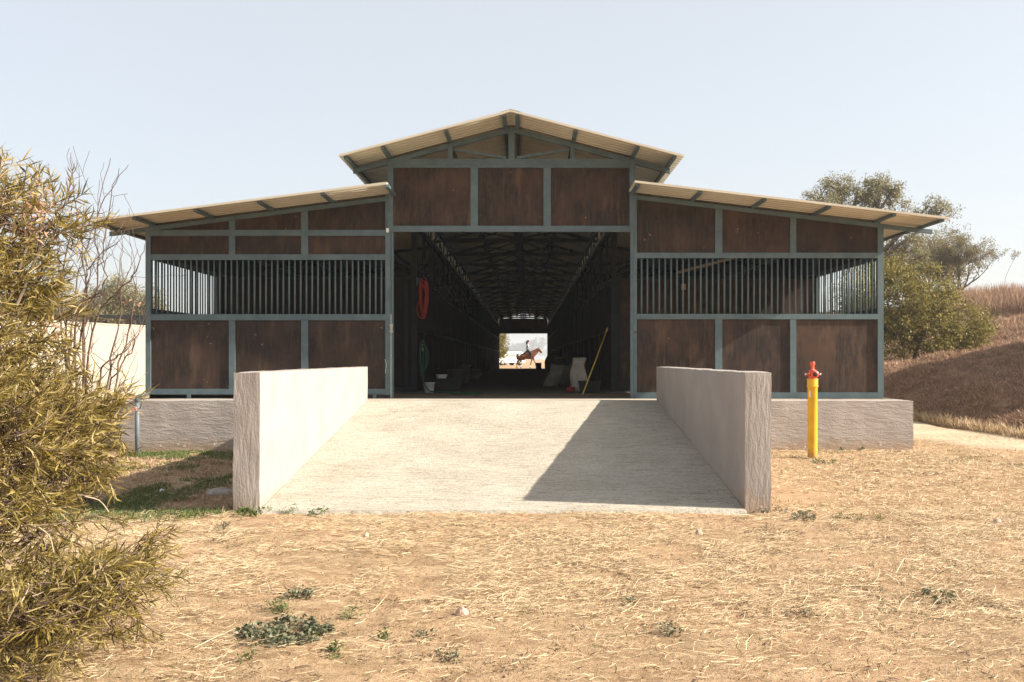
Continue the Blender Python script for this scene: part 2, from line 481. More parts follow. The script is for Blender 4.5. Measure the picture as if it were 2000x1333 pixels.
# ------------------------------------------------------------------ terrain
def H0(x, y):
    x = np.asarray(x, float); y = np.asarray(y, float)
    z = 0.68 * ss((y - 16.0) / 13.0) * (1 - ss((-x - 6.3) / 2.5) * ss((78 - y) / 25.0))
    z = z + 0.035 * (vnoise(x, y, 2.6, 1) - 0.5) + 0.02 * (vnoise(x, y, 0.8, 2) - 0.5) * (y < 60) + (0.022 * (vnoise(x, y, 0.30, 51) - 0.5) + 0.012 * (vnoise(x, y, 0.14, 52) - 0.5)) * (y < 16.5) - 0.02
    z = z - 0.09 * ss((y - 50) / 30.0)
    z = z - 0.05 * ss((-x - 2.4) / 1.5) * ss((18 - y) / 4) * ss((y - 7) / 3)
    return z
def HB(x, y):
    """height of the embankment above the plain"""
    x = np.asarray(x, float); y = np.asarray(y, float)
    xf = np.maximum(8.75 - 0.28 * (y - 17.7), 7.95)
    a = 0.36 * np.clip(x - xf, 0, None) * ss((y - 14.0) / 3.5)
    a = np.minimum(a, 0.30 + 0.17 * np.clip(x - 7.6, 0, None))
    a = a * (1 - 0.78 * ss((y - 25.0) / 9.0))
    hy_ = np.interp(y, [15.5, 19.0, 20.8, 24.4, 28.0], [0, 4.4, 4.2, 3.4, 0.0])
    shadow_hill = hy_ * ss((x - 12.9) / 4.0)  # rise out of view, shaped to throw shade across the near slope
    d = (x - 13.2) * 0.8 + (y - 33.0) * 0.5
    b = 3.3 * np.clip(d / 12.5, 0, 1) ** 0.9 * ss((x - 10.5) / 4.0)
    b = b * (1 - ss((y - 110) / 60))
    return np.maximum(a + shadow_hill, b) + (0.26 * (vnoise(x, y, 1.1, 5) - 0.5) + 0.14 * (vnoise(x, y, 0.42, 15) - 0.5)) * ss((a + b) * 1.5) + 0.4 * (vnoise(x, y, 3.5, 6) - 0.5) * ss(b)
def HT(x, y):
    return H0(x, y) + HB(x, y)

def axis(lo, hi, fine0, fine1, step, grow=1.13):
    a = list(np.arange(fine0, fine1, step))
    s = step; q = a[-1]
    while q < hi: s *= grow; q += s; a.append(q)
    s = step; q = a[0]; pre = []
    while q > lo: s *= grow; q -= s; pre.append(q)
    return np.array(pre[::-1] + a)
gx = axis(-3000, 3000, -7, 8, 0.08); gy = axis(-400, 3500, 3.8, 16.5, 0.06)
X, Y = np.meshgrid(gx, gy)
Z = H0(X, Y)
inside = (X > -6.2) & (X < 5.95) & (Y > 15.9) & (Y < 82)
Z = np.where(inside, np.minimum(Z, 0.55), Z)
nx, ny = len(gx), len(gy)
idx = np.arange(nx * ny).reshape(ny, nx)
fc = np.stack([idx[:-1, :-1], idx[:-1, 1:], idx[1:, 1:], idx[1:, :-1]], -1).reshape(-1, 4)
link("ground", np_mesh("ground", np.stack([X, Y, Z], -1).reshape(-1, 3), fc, M['ground'], True), kind='structure')

gx = np.concatenate([np.arange(5.5, 26, 0.22), np.arange(26, 90, 1.6)]); gy = np.concatenate([np.arange(12.5, 50, 0.22), np.arange(50, 190, 1.6)])
X, Y = np.meshgrid(gx, gy); hb = HB(X, Y)
Z = H0(X, Y) + hb - 0.035 + np.where(hb < 0.02, -0.25, 0)
nx, ny = len(gx), len(gy)
idx = np.arange(nx * ny).reshape(ny, nx)
fc = np.stack([idx[:-1, :-1], idx[:-1, 1:], idx[1:, 1:], idx[1:, :-1]], -1).reshape(-1, 4)
keep = (hb.ravel()[fc] > 0.0).any(1)
link("embankment", np_mesh("embankment", np.stack([X, Y, Z], -1).reshape(-1, 3), fc[keep], M['bank'], True), kind='structure')

# dirt road curving past the right of the building
ctr = [(30, 9.5), (18, 12.2), (12.5, 14.0), (9.0, 15.9), (7.5, 18.2), (7.0, 21), (6.95, 26), (6.95, 40), (6.95, 82)]
pts = []
for i in range(len(ctr) - 1):
    for k in range(14):
        t_ = k / 14
        p0 = ctr[max(i - 1, 0)]; p1 = ctr[i]; p2 = ctr[i + 1]; p3 = ctr[min(i + 2, len(ctr) - 1)]
        pts.append(tuple(0.5 * (2 * p1[j] + (p2[j] - p0[j]) * t_ + (2 * p0[j] - 5 * p1[j] + 4 * p2[j] - p3[j]) * t_ ** 2 + (3 * p1[j] - p0[j] - 3 * p2[j] + p3[j]) * t_ ** 3) for j in range(2)))
pts = np.array(pts); tg = np.gradient(pts, axis=0); tg /= np.linalg.norm(tg, axis=1)[:, None]
nr = np.stack([-tg[:, 1], tg[:, 0]], -1)
W = np.linspace(-1, 1, 15)
hw = np.interp(pts[:, 1], [14, 17, 21], [1.5, 1.2, 0.75]) + 0.08 * np.sin(np.arange(len(pts)) * 0.7)
P = pts[:, None, :] + nr[:, None, :] * (W[None, :, None] * hw[:, None, None])
Zr = np.maximum(HT(P[..., 0], P[..., 1]), H0(P[..., 0], P[..., 1])) + 0.02 - 0.05 * (np.abs(W)[None, :] > 0.97)
n0, n1 = P.shape[:2]
idx = np.arange(n0 * n1).reshape(n0, n1)
fc = np.stack([idx[:-1, :-1], idx[:-1, 1:], idx[1:, 1:], idx[1:, :-1]], -1).reshape(-1, 4)
link("dirt_road", np_mesh("dirt_road", np.concatenate([P, Zr[..., None]], -1).reshape(-1, 3), fc, M['road'], True), kind='structure')

# ------------------------------------------------------------------ concrete and plaster
FLZ = 0.765
YF = 16.47            # facade plane
BAY = 3.63; NB = 18
YE = YF + BAY * NB    # far end
def FZ(y):
    return FLZ - 0.004 - 0.145 * (y - 16.3) / 66.0
FB = 0.55
def rough_box(name, x0, x1, y0, y1, z0, z1, mat, step=0.07, amp=0.006, parent=None, ztop=None, **pr):
    """box with gridded, slightly uneven faces and rounded arrises"""
    import bmesh
    bm = bmesh.new()
    nxs = max(1, int((x1 - x0) / step)); nys = max(1, int((y1 - y0) / step)); nzs = max(1, int((z1 - z0) / step))
    cache = {}
    def vert(i, j, k):
        key = (i, j, k)
        if key not in cache:
            x = x0 + (x1 - x0) * i / nxs; y = y0 + (y1 - y0) * j / nys; z = z0 + (z1 - z0) * k / nzs
            cache[key] = bm.verts.new((x, y, z))
        return cache[key]
    def quad(a, b, c, d): bm.faces.new((vert(*a), vert(*b), vert(*c), vert(*d)))
    for i in range(nxs):
        for k in range(nzs):
            quad((i, 0, k), (i + 1, 0, k), (i + 1, 0, k + 1), (i, 0, k + 1))
            quad((i, nys, k), (i, nys, k + 1), (i + 1, nys, k + 1), (i + 1, nys, k))
    for j in range(nys):
        for k in range(nzs):
            quad((0, j, k), (0, j, k + 1), (0, j + 1, k + 1), (0, j + 1, k))
            quad((nxs, j, k), (nxs, j + 1, k), (nxs, j + 1, k + 1), (nxs, j, k + 1))
    for i in range(nxs):
        for j in range(nys):
            quad((i, j, 0), (i, j + 1, 0), (i + 1, j + 1, 0), (i + 1, j, 0))
            quad((i, j, nzs), (i + 1, j, nzs), (i + 1, j + 1, nzs), (i, j + 1, nzs))
    bm.normal_update()
    co = np.array([v_.co[:] for v_ in bm.verts]); no = np.array([v_.normal[:] for v_ in bm.verts])
    n = (vnoise(co[:, 0] + co[:, 1], co[:, 2] + co[:, 1] * 0.3, 0.16, 3) - 0.5) + 0.8 * (vnoise(co[:, 0] * 1.3 + co[:, 1], co[:, 2], 0.5, 4) - 0.5)
    eb = ((np.abs(co[:, 0] - x0) < 1e-6).astype(int) + (np.abs(co[:, 0] - x1) < 1e-6) + (np.abs(co[:, 1] - y0) < 1e-6) + (np.abs(co[:, 1] - y1) < 1e-6) + (np.abs(co[:, 2] - z0) < 1e-6) + (np.abs(co[:, 2] - z1) < 1e-6)) > 1
    co = co + no * (n * amp * 2)[:, None] - no * (eb * 0.004)[:, None]
    for v_, c_ in zip(bm.verts, co): v_.co = c_
    me = bpy.data.meshes.new(name); bm.to_mesh(me); bm.free()
    me.materials.append(mat)
    me.polygons.foreach_set("use_smooth", [True] * len(me.polygons)); me.update()
    me.set_sharp_from_angle(angle=math.radians(50))
    return link(name, me, parent, (0, 0, 0), **pr)

WL0, WL1, WR0, WR1 = -2.747, -2.495, 2.047, 2.298
WY0, WY1, WZ = 9.32, 15.6, 1.293
rough_box("ramp_wall", WL0, WL1, WY0, WY1 + 0.06, -0.12, WZ, M['plaster_end'], 0.06, 0.006, category='wall', group='plastered walls flanking the ramp',
          label='low plastered wall on the left of the ramp with its long face in bright sun')
rough_box("ramp_wall", WR0, WR1, WY0, WY1 + 0.06, -0.12, WZ, M['plaster_end'], 0.06, 0.006, category='wall', group='plastered walls flanking the ramp',
          label='low plastered wall on the right of the ramp with its long face in shade')
# ramp
rm = MB()
nj, ni = 60, 40
for j in range(nj + 1):
    for i in range(ni + 1):
        y = 9.22 + (15.6 - 9.22) * j / nj
        z = max(0.012, 0.012 + (FLZ - 0.012) * (y - 9.35) / (15.6 - 9.35))
        x = WL1 + 0.004 + (WR0 - WL1 - 0.008) * i / ni
        z += 0.006 * (float(vnoise(x, y, 0.7, 9)) - 0.5)
        rm.v.append((x, y, z))
for j in range(nj):
    for i in range(ni):
        a = j * (ni + 1) + i
        rm.f.append((a, a + 1, a + ni + 2, a + ni + 1))
b0 = len(rm.v)
for i in range(ni + 1):
    x, y, z = rm.v[i]; rm.v.append((x, y + 0.004, -0.15))
for i in range(ni): rm.f.append((b0 + i, b0 + i + 1, i + 1, i))
link("ramp", rm.mesh("ramp", M['ramp'], True), kind='structure')
# plinth: front strips left and right of the ramp, floor slab behind
rough_box("plinth", -6.38, WL0 - 0.003, 15.6, 16.3, -0.15, FLZ, M['plaster_plinth'], 0.09, 0.006, kind='structure')
rough_box("plinth", WR1 + 0.003, 6.07, 15.6, 16.3, -0.15, FLZ - 0.005, M['plaster_plinth'], 0.09, 0.006, kind='structure')
sl = MB(); sl.box(WL0 - 0.003, WR1 + 0.003, 15.66, 16.3, 0.3, FLZ)
link("door_sill", sl.mesh("door_sill", M['slab']), kind='structure')
sl = MB(); sl.box(-6.36, 6.05, 16.302, YE + 0.5, -0.2, FLZ - 0.004)
sl.v = [(x, y, FZ(y) if z > 0.5 else z) for x, y, z in sl.v]
link("floor_slab", sl.mesh("floor_slab", M['floor']), kind='structure')

# ------------------------------------------------------------------ the stable building
barn = thing("stable_building", (-0.2, YF, FLZ), 'long open-fronted stable with brown panels, teal steel frame and stepped beige roof', 'building')
def rail(name, x0, x1, z0, z1, y0=YF, y1=YF + 0.06, mat='steel', **pr):
    return part(name, MB().box(x0, x1, y0, y1, z0, z1), M[mat], barn, **pr)
def fx(px): return (px - VX) * YF / FL
def fz(py): return CZ + (VY - py) * YF / FL
# --- left wing front
def wing(cols, upright_x, side):
    pass
# rafter bottom / roof sheet heights as functions of x
def raf_l(x): return 4.035 + 0.127 * (x + 2.3)
def raf_r(x): return 4.056 - 0.1165 * (x - 1.83)
RD, PD = 0.070, 0.042
def sheet_l(x): return raf_l(x) + RD + PD + 0.002
def sheet_r(x): return raf_r(x) + RD + PD + 0.002
GA = -0.245
def gab(x): return 5.172 - 0.262 * abs(x - GA)      # gable top chord underside
def sheet_g(x): return gab(x) + 0.08 + PD + 0.002

PY0, PY1 = YF + 0.028, YF + 0.046
def panel(x0, x1, z0, z1, top=None, **pr):
    if top is None:
        return part("plywood_panel", MB().box(x0, x1, PY0, PY1, z0, z1), M['ply'], barn, **pr)
    poly = [(x0, z0), (x1, z0), (x1, top(x1)), (x0, top(x0))]
    return part("plywood_panel", MB().prism(poly, PY0, PY1), M['ply'], barn, **pr)

e = 0.004
# posts left wing
LP = [(284, 294), (447, 459), (588, 601.5), (752.5, 763)]
zb = FLZ + 0.055
for k, (a, b) in enumerate(LP):
    x0, x1 = fx(a), fx(b)
    top = raf_l(x0) - 0.002 if k < 3 else sheet_l(x1) - 0.05
    if k in (0, 3):
        part("post", MB().prism([(x0, zb), (x1, zb), (x1, raf_l(x1) + 0.03 if k == 0 else 4.14), (x0, raf_l(x0) + 0.03 if k == 0 else 4.14)], YF, YF + 0.075), M['steel'], barn)
    else:
        for za, zc in ((fz(760), fz(626)), (fz(497), fz(461)),):
            part("post", MB().box(x0, x1, YF + 0.003, YF + 0.06, za + 0.001, zc - 0.001), M['steel'], barn)
        part("post", MB().prism([(x0, fz(449.5) + 0.001), (x1, fz(449.5) + 0.001), (x1, raf_l(x1) - 0.002), (x0, raf_l(x0) - 0.002)], YF + 0.003, YF + 0.06), M['steel'], barn)
xl0, xl1 = fx(294) + e / 4, fx(752.5) - e / 4
for (ya, yb) in ((771, 760), (626, 614), (508, 497), (461, 449.5)):
    rail("rail", xl0, xl1, fz(ya), fz(yb))
cols = [(294, 447), (459, 588), (601.5, 752.5)]
for (a, b) in cols:
    panel(fx(a) - 0.01, fx(b) + 0.01, fz(760) - 0.01, fz(626) + 0.01)
    panel(fx(a) - 0.01, fx(b) + 0.01, fz(497) - 0.01, fz(461) + 0.01)
    if a == 294:
        xs = -2.3 + (fz(449.5) - 4.035) / 0.127 + 0.02
        part("plywood_panel", MB().prism([(max(xs, fx(a)), fz(449.5)), (fx(b) + 0.01, fz(449.5)), (fx(b) + 0.01, raf_l(fx(b)) + 0.01)], PY0, PY1), M['ply'], barn)
    else:
        panel(fx(a) - 0.01, fx(b) + 0.01, fz(449.5) - 0.01, None, top=lambda x: raf_l(x) + 0.01)
# rafter on the front, left: carries on past the wall to the eave
def raf_bar(f, x0, x1, y0, y1):
    return MB().prism([(x0, f(x0)), (x1, f(x1)), (x1, f(x1) + RD), (x0, f(x0) + RD)], y0, y1)
part("rafter", raf_bar(raf_l, -6.9, fx(752.5) - 0.002, YF - 0.004, YF + 0.066), M['steel'], barn)
# right wing
RP = [(1237, 1244), (1397, 1411), (1543.5, 1555.5), (1714.5, 1726)]
for k, (a, b) in enumerate(RP):
    x0, x1 = fx(a), fx(b)
    if k in (0, 3):
        part("post", MB().prism([(x0, FLZ), (x1, FLZ), (x1, raf_r(x1) + 0.03 if k == 3 else 4.16), (x0, raf_r(x0) + 0.03 if k == 3 else 4.16)], YF, YF + 0.075), M['steel'], barn)
    else:
        part("post", MB().box(x0, x1, YF + 0.003, YF + 0.06, fz(767) + 0.001, fz(624) - 0.001), M['steel'], barn)
        part("post", MB().prism([(x0, fz(494) + 0.001), (x1, fz(494) + 0.001), (x1, raf_r(x1) - 0.002), (x0, raf_r(x0) - 0.002)], YF + 0.003, YF + 0.06), M['steel'], barn)
xr0, xr1 = fx(1244) + e / 4, fx(1714.5) - e / 4
for (ya, yb) in ((778.3, 767), (624, 613.5), (504.5, 494)):
    rail("rail", xr0, xr1, fz(ya), fz(yb))
for (a, b) in [(1244, 1397), (1411, 1543.5), (1555.5, 1714.5)]:
    panel(fx(a) - 0.01, fx(b) + 0.01, fz(767) - 0.01, fz(624) + 0.01)
    panel(fx(a) - 0.01, fx(b) + 0.01, fz(494) - 0.01, None, top=lambda x: raf_r(x) + 0.01)
part("rafter", raf_bar(raf_r, fx(1244) + 0.002, 6.72, YF - 0.004, YF + 0.066), M['steel'], barn)
# bars
barm = MB().tube([(0, 0, -0.5), (0, 0, 0.5)], 0.0145, 8).mesh("bar", M['steel'], True)
def vbar(x, y, z0, z1, parent=barn, name="bar"):
    o = link(name, barm, parent, Vector((x, y, (z0 + z1) / 2)) - wloc(parent))
    o.scale = (1, 1, z1 - z0); return o
for i in range(40):
    vbar(xl0 + (xl1 - xl0) * (i + 0.9) / 40.6, YF + 0.03, fz(614) - 0.02, fz(508) + 0.02)
for i in range(40):
    vbar(xr0 + (xr1 - xr0) * (i + 0.8) / 40.6, YF + 0.03, fz(613.5) - 0.02, fz(504.5) + 0.02)
# small thickening on the left wing: flat hinge stiles seen behind the bars are the side wall posts
# --- centre head panel
CP = [(757.5, 768), (919, 933.5), (1061.5, 1076), (1229.5, 1241)]
xc0, xc1 = fx(763), fx(1237)
for k, (a, b) in enumerate(CP):
    if k in (0, 3):
        zlo = 4.142 if k == 0 else 4.162
        part("post", MB().box(fx(a), fx(b), YF - 0.012, YF + 0.07, fz(453), fz(311.5)), M['steel'], barn)
    else:
        part("post", MB().box(fx(a), fx(b), YF - 0.004, YF + 0.06, fz(441.5) + 0.001, fz(328) - 0.001), M['steel'], barn)
xh0, xh1 = fx(768) + 0.001, fx(1229.5) - 0.001
rail("head_beam", xh0, xh1, fz(453), fz(441.5), YF - 0.008, YF + 0.065)
rail("head_beam", xh0, xh1, fz(328), fz(323.5), YF - 0.006, YF + 0.06)
for a, b in ((768, 919), (933.5, 1061.5), (1076, 1229.5)):
    part("plywood_panel", MB().box(fx(a) - 0.01, fx(b) + 0.01, PY0, PY1, fz(441.5) - 0.01, fz(328) + 0.01), M['ply'], barn)
rail("head_beam", fx(1205), fx(1236), fz(449), fz(445), YF - 0.03, YF - 0.013)
# posts of the doorway, floor to head
part("post", MB().box(fx(764), fx(768), YF + 0.004, YF + 0.10, FLZ, fz(453) - 0.001), M['steel'], barn)
part("post", MB().box(fx(1231.5), fx(1236.6), YF - 0.002, YF + 0.08, FLZ, fz(453) - 0.001), M['steel'], barn)
# pale rope edge / latch on the left of the doorway
lt = part("door_latch", MB().tube([(fx(766), YF - 0.035, fz(632)), (fx(766), YF - 0.035, fz(652))], 0.010, 8), M['brass'], barn, True)
for yy in (636, 648):
    part("latch_bracket", MB().box(fx(761), fx(768.5), YF - 0.05, YF - 0.005, fz(yy + 0.9), fz(yy - 0.9)), M['brass'], lt)
part("latch_handle", MB().tube([(fx(763), YF - 0.004, fz(633)), (fx(763.5), YF - 0.052, fz(634)), (fx(763.5), YF - 0.052, fz(646)), (fx(763), YF - 0.004, fz(646))], 0.008, 6), M['brass'], lt, True)
part("rope", MB().tube([(fx(752), YF - 0.006, fz(702)), (fx(753.5), YF - 0.009, fz(708)), (fx(755), YF - 0.008, fz(714)), (fx(753.2), YF - 0.007, fz(722)), (fx(753), YF - 0.006, fz(730))], 0.004, 5), M['rope'], barn, True)
part("door_roller", MB().box(fx(365), fx(372), YF - 0.012, YF + 0.02, FLZ + 0.004, fz(771) + 0.01), M['steel'], barn)
part("door_roller", MB().box(fx(728), fx(735), YF - 0.012, YF + 0.02, FLZ + 0.004, fz(771) + 0.01), M['steel'], barn)
part("junction_box", MB().box(fx(755), fx(760), YF - 0.05, YF - 0.013, fz(455), fz(447)), M['whitepl'], barn)
part("door_bolt", MB().tube([(fx(1239), YF - 0.02, fz(649)), (fx(1244), YF - 0.02, fz(649))], 0.008, 6), M['dark_and_shaded_steel'], barn, True)
part("edge_strip", MB().box(fx(763.2), fx(764.2), YF - 0.006, YF + 0.012, FLZ + 0.002, fz(614)), M['rope'], barn)

# --- gable trusses down the building
def truss_parts(y0, depth=0.055):
    z_t = fz(310.5); z_b = fz(323.5)
    mt_ = M['steel'] if y0 < YF + 1 else M['dark_and_shaded_steel']  # inner trusses use the copy darkened for shade
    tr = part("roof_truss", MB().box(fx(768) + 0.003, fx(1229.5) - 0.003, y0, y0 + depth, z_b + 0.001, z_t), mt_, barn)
    def sub(n, mb): return part(n, mb, mt_, tr)
    for sgn in (-1, 1):
        xe = GA + sgn * 2.62
        xi = GA + sgn * 0.002
        poly = [(xe, gab(xe)), (xi, gab(xi)), (xi, gab(xi) + 0.08), (xe, gab(xe) + 0.08)]
        sub("top_chord", MB().prism(poly if sgn < 0 else poly[::-1], y0 - 0.004, y0 + depth + 0.004))
        xv = GA + sgn * 1.01
        sub("strut", MB().box(xv - 0.035, xv + 0.035, y0 + 0.002, y0 + depth - 0.004, z_t, gab(xv) + 0.004))
        sub("strut", MB().bar((xv - sgn * 0.05, y0 + depth / 2, gab(xv) - 0.02), (GA + sgn * 0.09, y0 + depth / 2, z_t + 0.02), 0.035, 0.045))
        if y0 > YF + 1:
            sub("strut", MB().bar((xv + sgn * 0.02, y0 + depth / 2, z_t + 0.02), (GA + sgn * 2.0, y0 + depth / 2, gab(GA + 2.0) + 0.01), 0.03, 0.04))
            sub("strut", MB().bar((xv - sgn * 0.02, y0 + depth / 2 + 0.005, z_t + 0.01), (GA + sgn * 0.06, y0 + depth / 2, gab(GA) - 0.1), 0.03, 0.04))
    sub("king_post", MB().box(GA - 0.05, GA + 0.05, y0 - 0.002, y0 + depth, z_t, gab(GA) + 0.02))
    return tr
for k in range(NB + 1):
    truss_parts(YF + BAY * k if k < NB else YE - 0.055)
# interior wing rafters and knee braces
for k in range(1, NB + 1):
    y = YF + BAY * k - (0.07 if k == NB else 0)
    part("rafter", raf_bar(raf_l, -6.9, fx(757), y, y + 0.06), M['dark_and_shaded_steel'], barn)
    part("rafter", raf_bar(raf_r, fx(1242), 6.72, y, y + 0.06), M['dark_and_shaded_steel'], barn)
    if k < NB:
        part("knee_brace", MB().bar((-2.32, y + 0.03, 3.25), (-3.5, y + 0.03, raf_l(-3.5)), 0.04, 0.05), M['dark_and_shaded_steel'], barn)
        part("knee_brace", MB().bar((1.84, y + 0.03, 3.25), (3.1, y + 0.03, raf_r(3.1)), 0.04, 0.05), M['dark_and_shaded_steel'], barn)
# purlins
YR0, YR1 = YF - 0.86, YE + 0.8
def purlin(x, f, w=0.06):
    z0 = f(x)
    return part("purlin", MB().box(x - w / 2, x + w / 2, YR0 + 0.05, YR1 - 0.05, z0 + 0.001, z0 + PD + 0.001), M['steel'], barn)
for x in (GA - 0.10, GA + 0.10, GA - 1.02, GA + 1.02, GA - 2.02, GA + 2.0, GA - 2.60, GA + 2.58):
    purlin(x, lambda q: gab(q) + 0.08)
for px_ in (756, 630, 506, 382, 262):
    purlin((px_ - VX) / 124.0, lambda q: raf_l(q) + RD)
purlin(-6.80, lambda q: raf_l(q) + RD)
for px_ in (1245.5, 1368, 1493, 1619, 1746, 1840):
    purlin(min((px_ - VX) / 124.0, 6.56), lambda q: raf_r(q) + RD)
# corrugated sheets
def roof_plane(name, xa, xb, f):
    ys = []; dz = []
    p = 0.17; n = int((YR1 - YR0) / p)
    for i in range(n):
        y = YR0 + i * p
        ys += [y, y + 0.10, y + 0.115, y + 0.155]; dz += [0, 0, 0.026, 0.026]
    ys.append(YR0 + n * p); dz.append(0)
    ys = np.array(ys); dz = np.array(dz); m = len(ys)
    xs = [xa, xb]
    V = []
    for lay in (0.0, 0.012):
        for x in xs:
            V.append(np.stack([np.full(m, x), ys, f(x) + dz + lay], -1))
    V = np.concatenate(V)
    i = np.arange(m - 1)
    fcs = [np.stack([i, i + 1, m + i + 1, m + i], -1), np.stack([2 * m + i, 3 * m + i, 3 * m + i + 1, 2 * m + i + 1], -1),
           np.stack([i, 2 * m + i, 2 * m + i + 1, i + 1], -1), np.stack([m + i, m + i + 1, 3 * m + i + 1, 3 * m + i], -1),
           np.array([[0, m, 3 * m, 2 * m], [m - 1, 3 * m - 1, 4 * m - 1, 2 * m - 1]])]
    me = np_mesh(name, V - np.array(barn.location), np.concatenate(fcs), M['roof'])
    return link(name, me, barn)
roof_plane("roof_sheet", -2.94, GA - 0.0, sheet_g)
roof_plane("roof_sheet", GA + 0.0, 2.47, sheet_g)
roof_plane("roof_sheet", -6.86, -2.19, sheet_l)
roof_plane("roof_sheet", 1.70, 6.62, sheet_r)
# trim on the front edges and ridge cap
def edge(x0, x1, f):
    part("edge_trim", MB().prism([(x0, f(x0) - 0.004), (x1, f(x1) - 0.004), (x1, f(x1) + 0.030), (x0, f(x0) + 0.030)], YR0 - 0.014, YR0 - 0.002), M['roof'], barn)
edge(-2.94, GA - 0.001, sheet_g); edge(GA + 0.001, 2.47, sheet_g); edge(-6.86, -2.19, sheet_l); edge(1.70, 6.62, sheet_r)
part("ridge_cap", MB().prism([(GA - 0.16, sheet_g(GA - 0.16) + 0.032), (GA, sheet_g(GA) + 0.032), (GA + 0.16, sheet_g(GA + 0.16) + 0.032), (GA + 0.16, sheet_g(GA + 0.16) + 0.036), (GA, sheet_g(GA) + 0.038), (GA - 0.16, sheet_g(GA - 0.16) + 0.036)], YR0 - 0.016, YR1), M['roof'], barn)

# clerestory lattice girders between wing roof and gable eave
for xg, nm in ((-2.27, 'l'), (1.78, 'r')):
    part("girder_chord", MB().box(xg - 0.03, xg + 0.03, YF + 0.08, YE - 0.08, 4.10, 4.17), M['dark_and_shaded_steel'], barn)
    part("girder_chord", MB().box(xg - 0.03, xg + 0.03, YF + 0.08, YE - 0.08, 4.60, 4.655), M['dark_and_shaded_steel'], barn)
    st = MB()
    n = NB * 3
    for i in range(1, n):
        y = YF + i * BAY / 3
        st.box(xg - 0.018, xg + 0.018, y - 0.02, y + 0.02, 4.171, 4.599)
    part("girder_struts", st, M['dark_and_shaded_steel'], barn, kind='stuff')
    dg = MB()
    for k in range(NB):
        y = YF + BAY * k + 0.1
        dg.bar((xg, y, 4.16), (xg, y + BAY / 2, 4.61), 0.022, 0.03)
        dg.bar((xg, y + BAY / 2 + 0.05, 4.61), (xg, y + BAY - 0.1, 4.16), 0.022, 0.03)
    part("girder_braces", dg, M['dark_and_shaded_steel'], barn, kind='stuff')

# side walls
for sx, x, rf in ((-1, -6.28, raf_l), (1, 5.90, raf_r)):
    xo0, xo1 = (x, x + 0.05) if sx < 0 else (x - 0.05, x)
    tp = rf(x) - 0.0
    for k in range(NB + 1):
        y = YF + BAY * k
        if k == 0: continue
        part("post", MB().box(min(xo0, xo1) - 0.01, max(xo0, xo1) + 0.01, y - 0.05, y + 0.05, FB, tp), M['steel'], barn)
    for k in range(NB):
        ya, yb = YF + BAY * k + (0.078 if k == 0 else 0.052), YF + BAY * (k + 1) - 0.052
        part("side_rail", MB().box(xo0, xo1, ya, yb, 2.165, 2.255), M['steel'], barn)
        part("side_rail", MB().box(xo0, xo1, ya, yb, 3.07, 3.15), M['steel'], barn)
        part("side_panel", MB().box(xo0 + 0.015, xo1 - 0.015, ya - 0.01, yb + 0.01, FB, 2.166), M['ply'], barn)
        part("side_panel", MB().box(xo0 + 0.015, xo1 - 0.015, ya - 0.01, yb + 0.01, 3.149, tp + 0.1), M['ply'], barn)
        if k in (0, NB - 1):
            if k == 0:
                for i in range(24):
                    vbar((xo0 + xo1) / 2, ya + (yb - ya) * (i + 0.6) / 24.2, 2.24, 3.08)
            else:
                st = MB()
                for i in range(36):
                    yy = ya + (yb - ya) * (i + 0.6) / 36.2
                    st.bar(((xo0 + xo1) / 2, yy, 2.25), ((xo0 + xo1) / 2, yy, 3.08), 0.026, 0.026)
                part("side_bars", st, M['steel'], barn, kind='stuff')
        else:
            part("side_panel", MB().box(xo0 + 0.015, xo1 - 0.015, ya - 0.01, yb + 0.01, 2.254, 3.071), M['ply'], barn)  # added boards shut the bar openings of unseen bays, keeping the inside dark

# partitions between stalls and stall fronts on the corridor
XL, XR = -2.26, 1.77
PT = 3.08
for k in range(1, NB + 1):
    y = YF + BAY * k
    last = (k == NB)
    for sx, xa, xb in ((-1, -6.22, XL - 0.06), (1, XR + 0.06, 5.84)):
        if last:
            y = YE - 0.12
        part("partition_panel", MB().box(xa, xb, y - 0.012, y + 0.012, FLZ + 0.08, PT - 0.05), M['shaded_inside'] if sx < 0 or k > 1 else M['ply'], barn)  # sunlit partition keeps the plain ply, others the shade-darkened copy
        part("partition_rail", MB().box(xa, xb, y - 0.03, y + 0.03, PT - 0.049, PT), M['dark_and_shaded_steel'], barn)
        part("partition_rail", MB().box(xa, xb, y - 0.03, y + 0.03, FB, FLZ + 0.079), M['dark_and_shaded_steel'], barn)
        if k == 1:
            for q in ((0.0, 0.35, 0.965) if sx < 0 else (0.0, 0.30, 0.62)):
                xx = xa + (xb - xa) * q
                part("partition_post", MB().box(xx, xx + 0.07, y - 0.036, y - 0.013, FLZ + 0.081, PT - 0.051), M['dark_and_shaded_steel'], barn)
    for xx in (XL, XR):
        part("post", MB().box(xx - 0.055, xx + 0.055, y - 0.05, y + 0.05, FB, 4.099), M['dark_and_shaded_steel'], barn)
bars = MB()
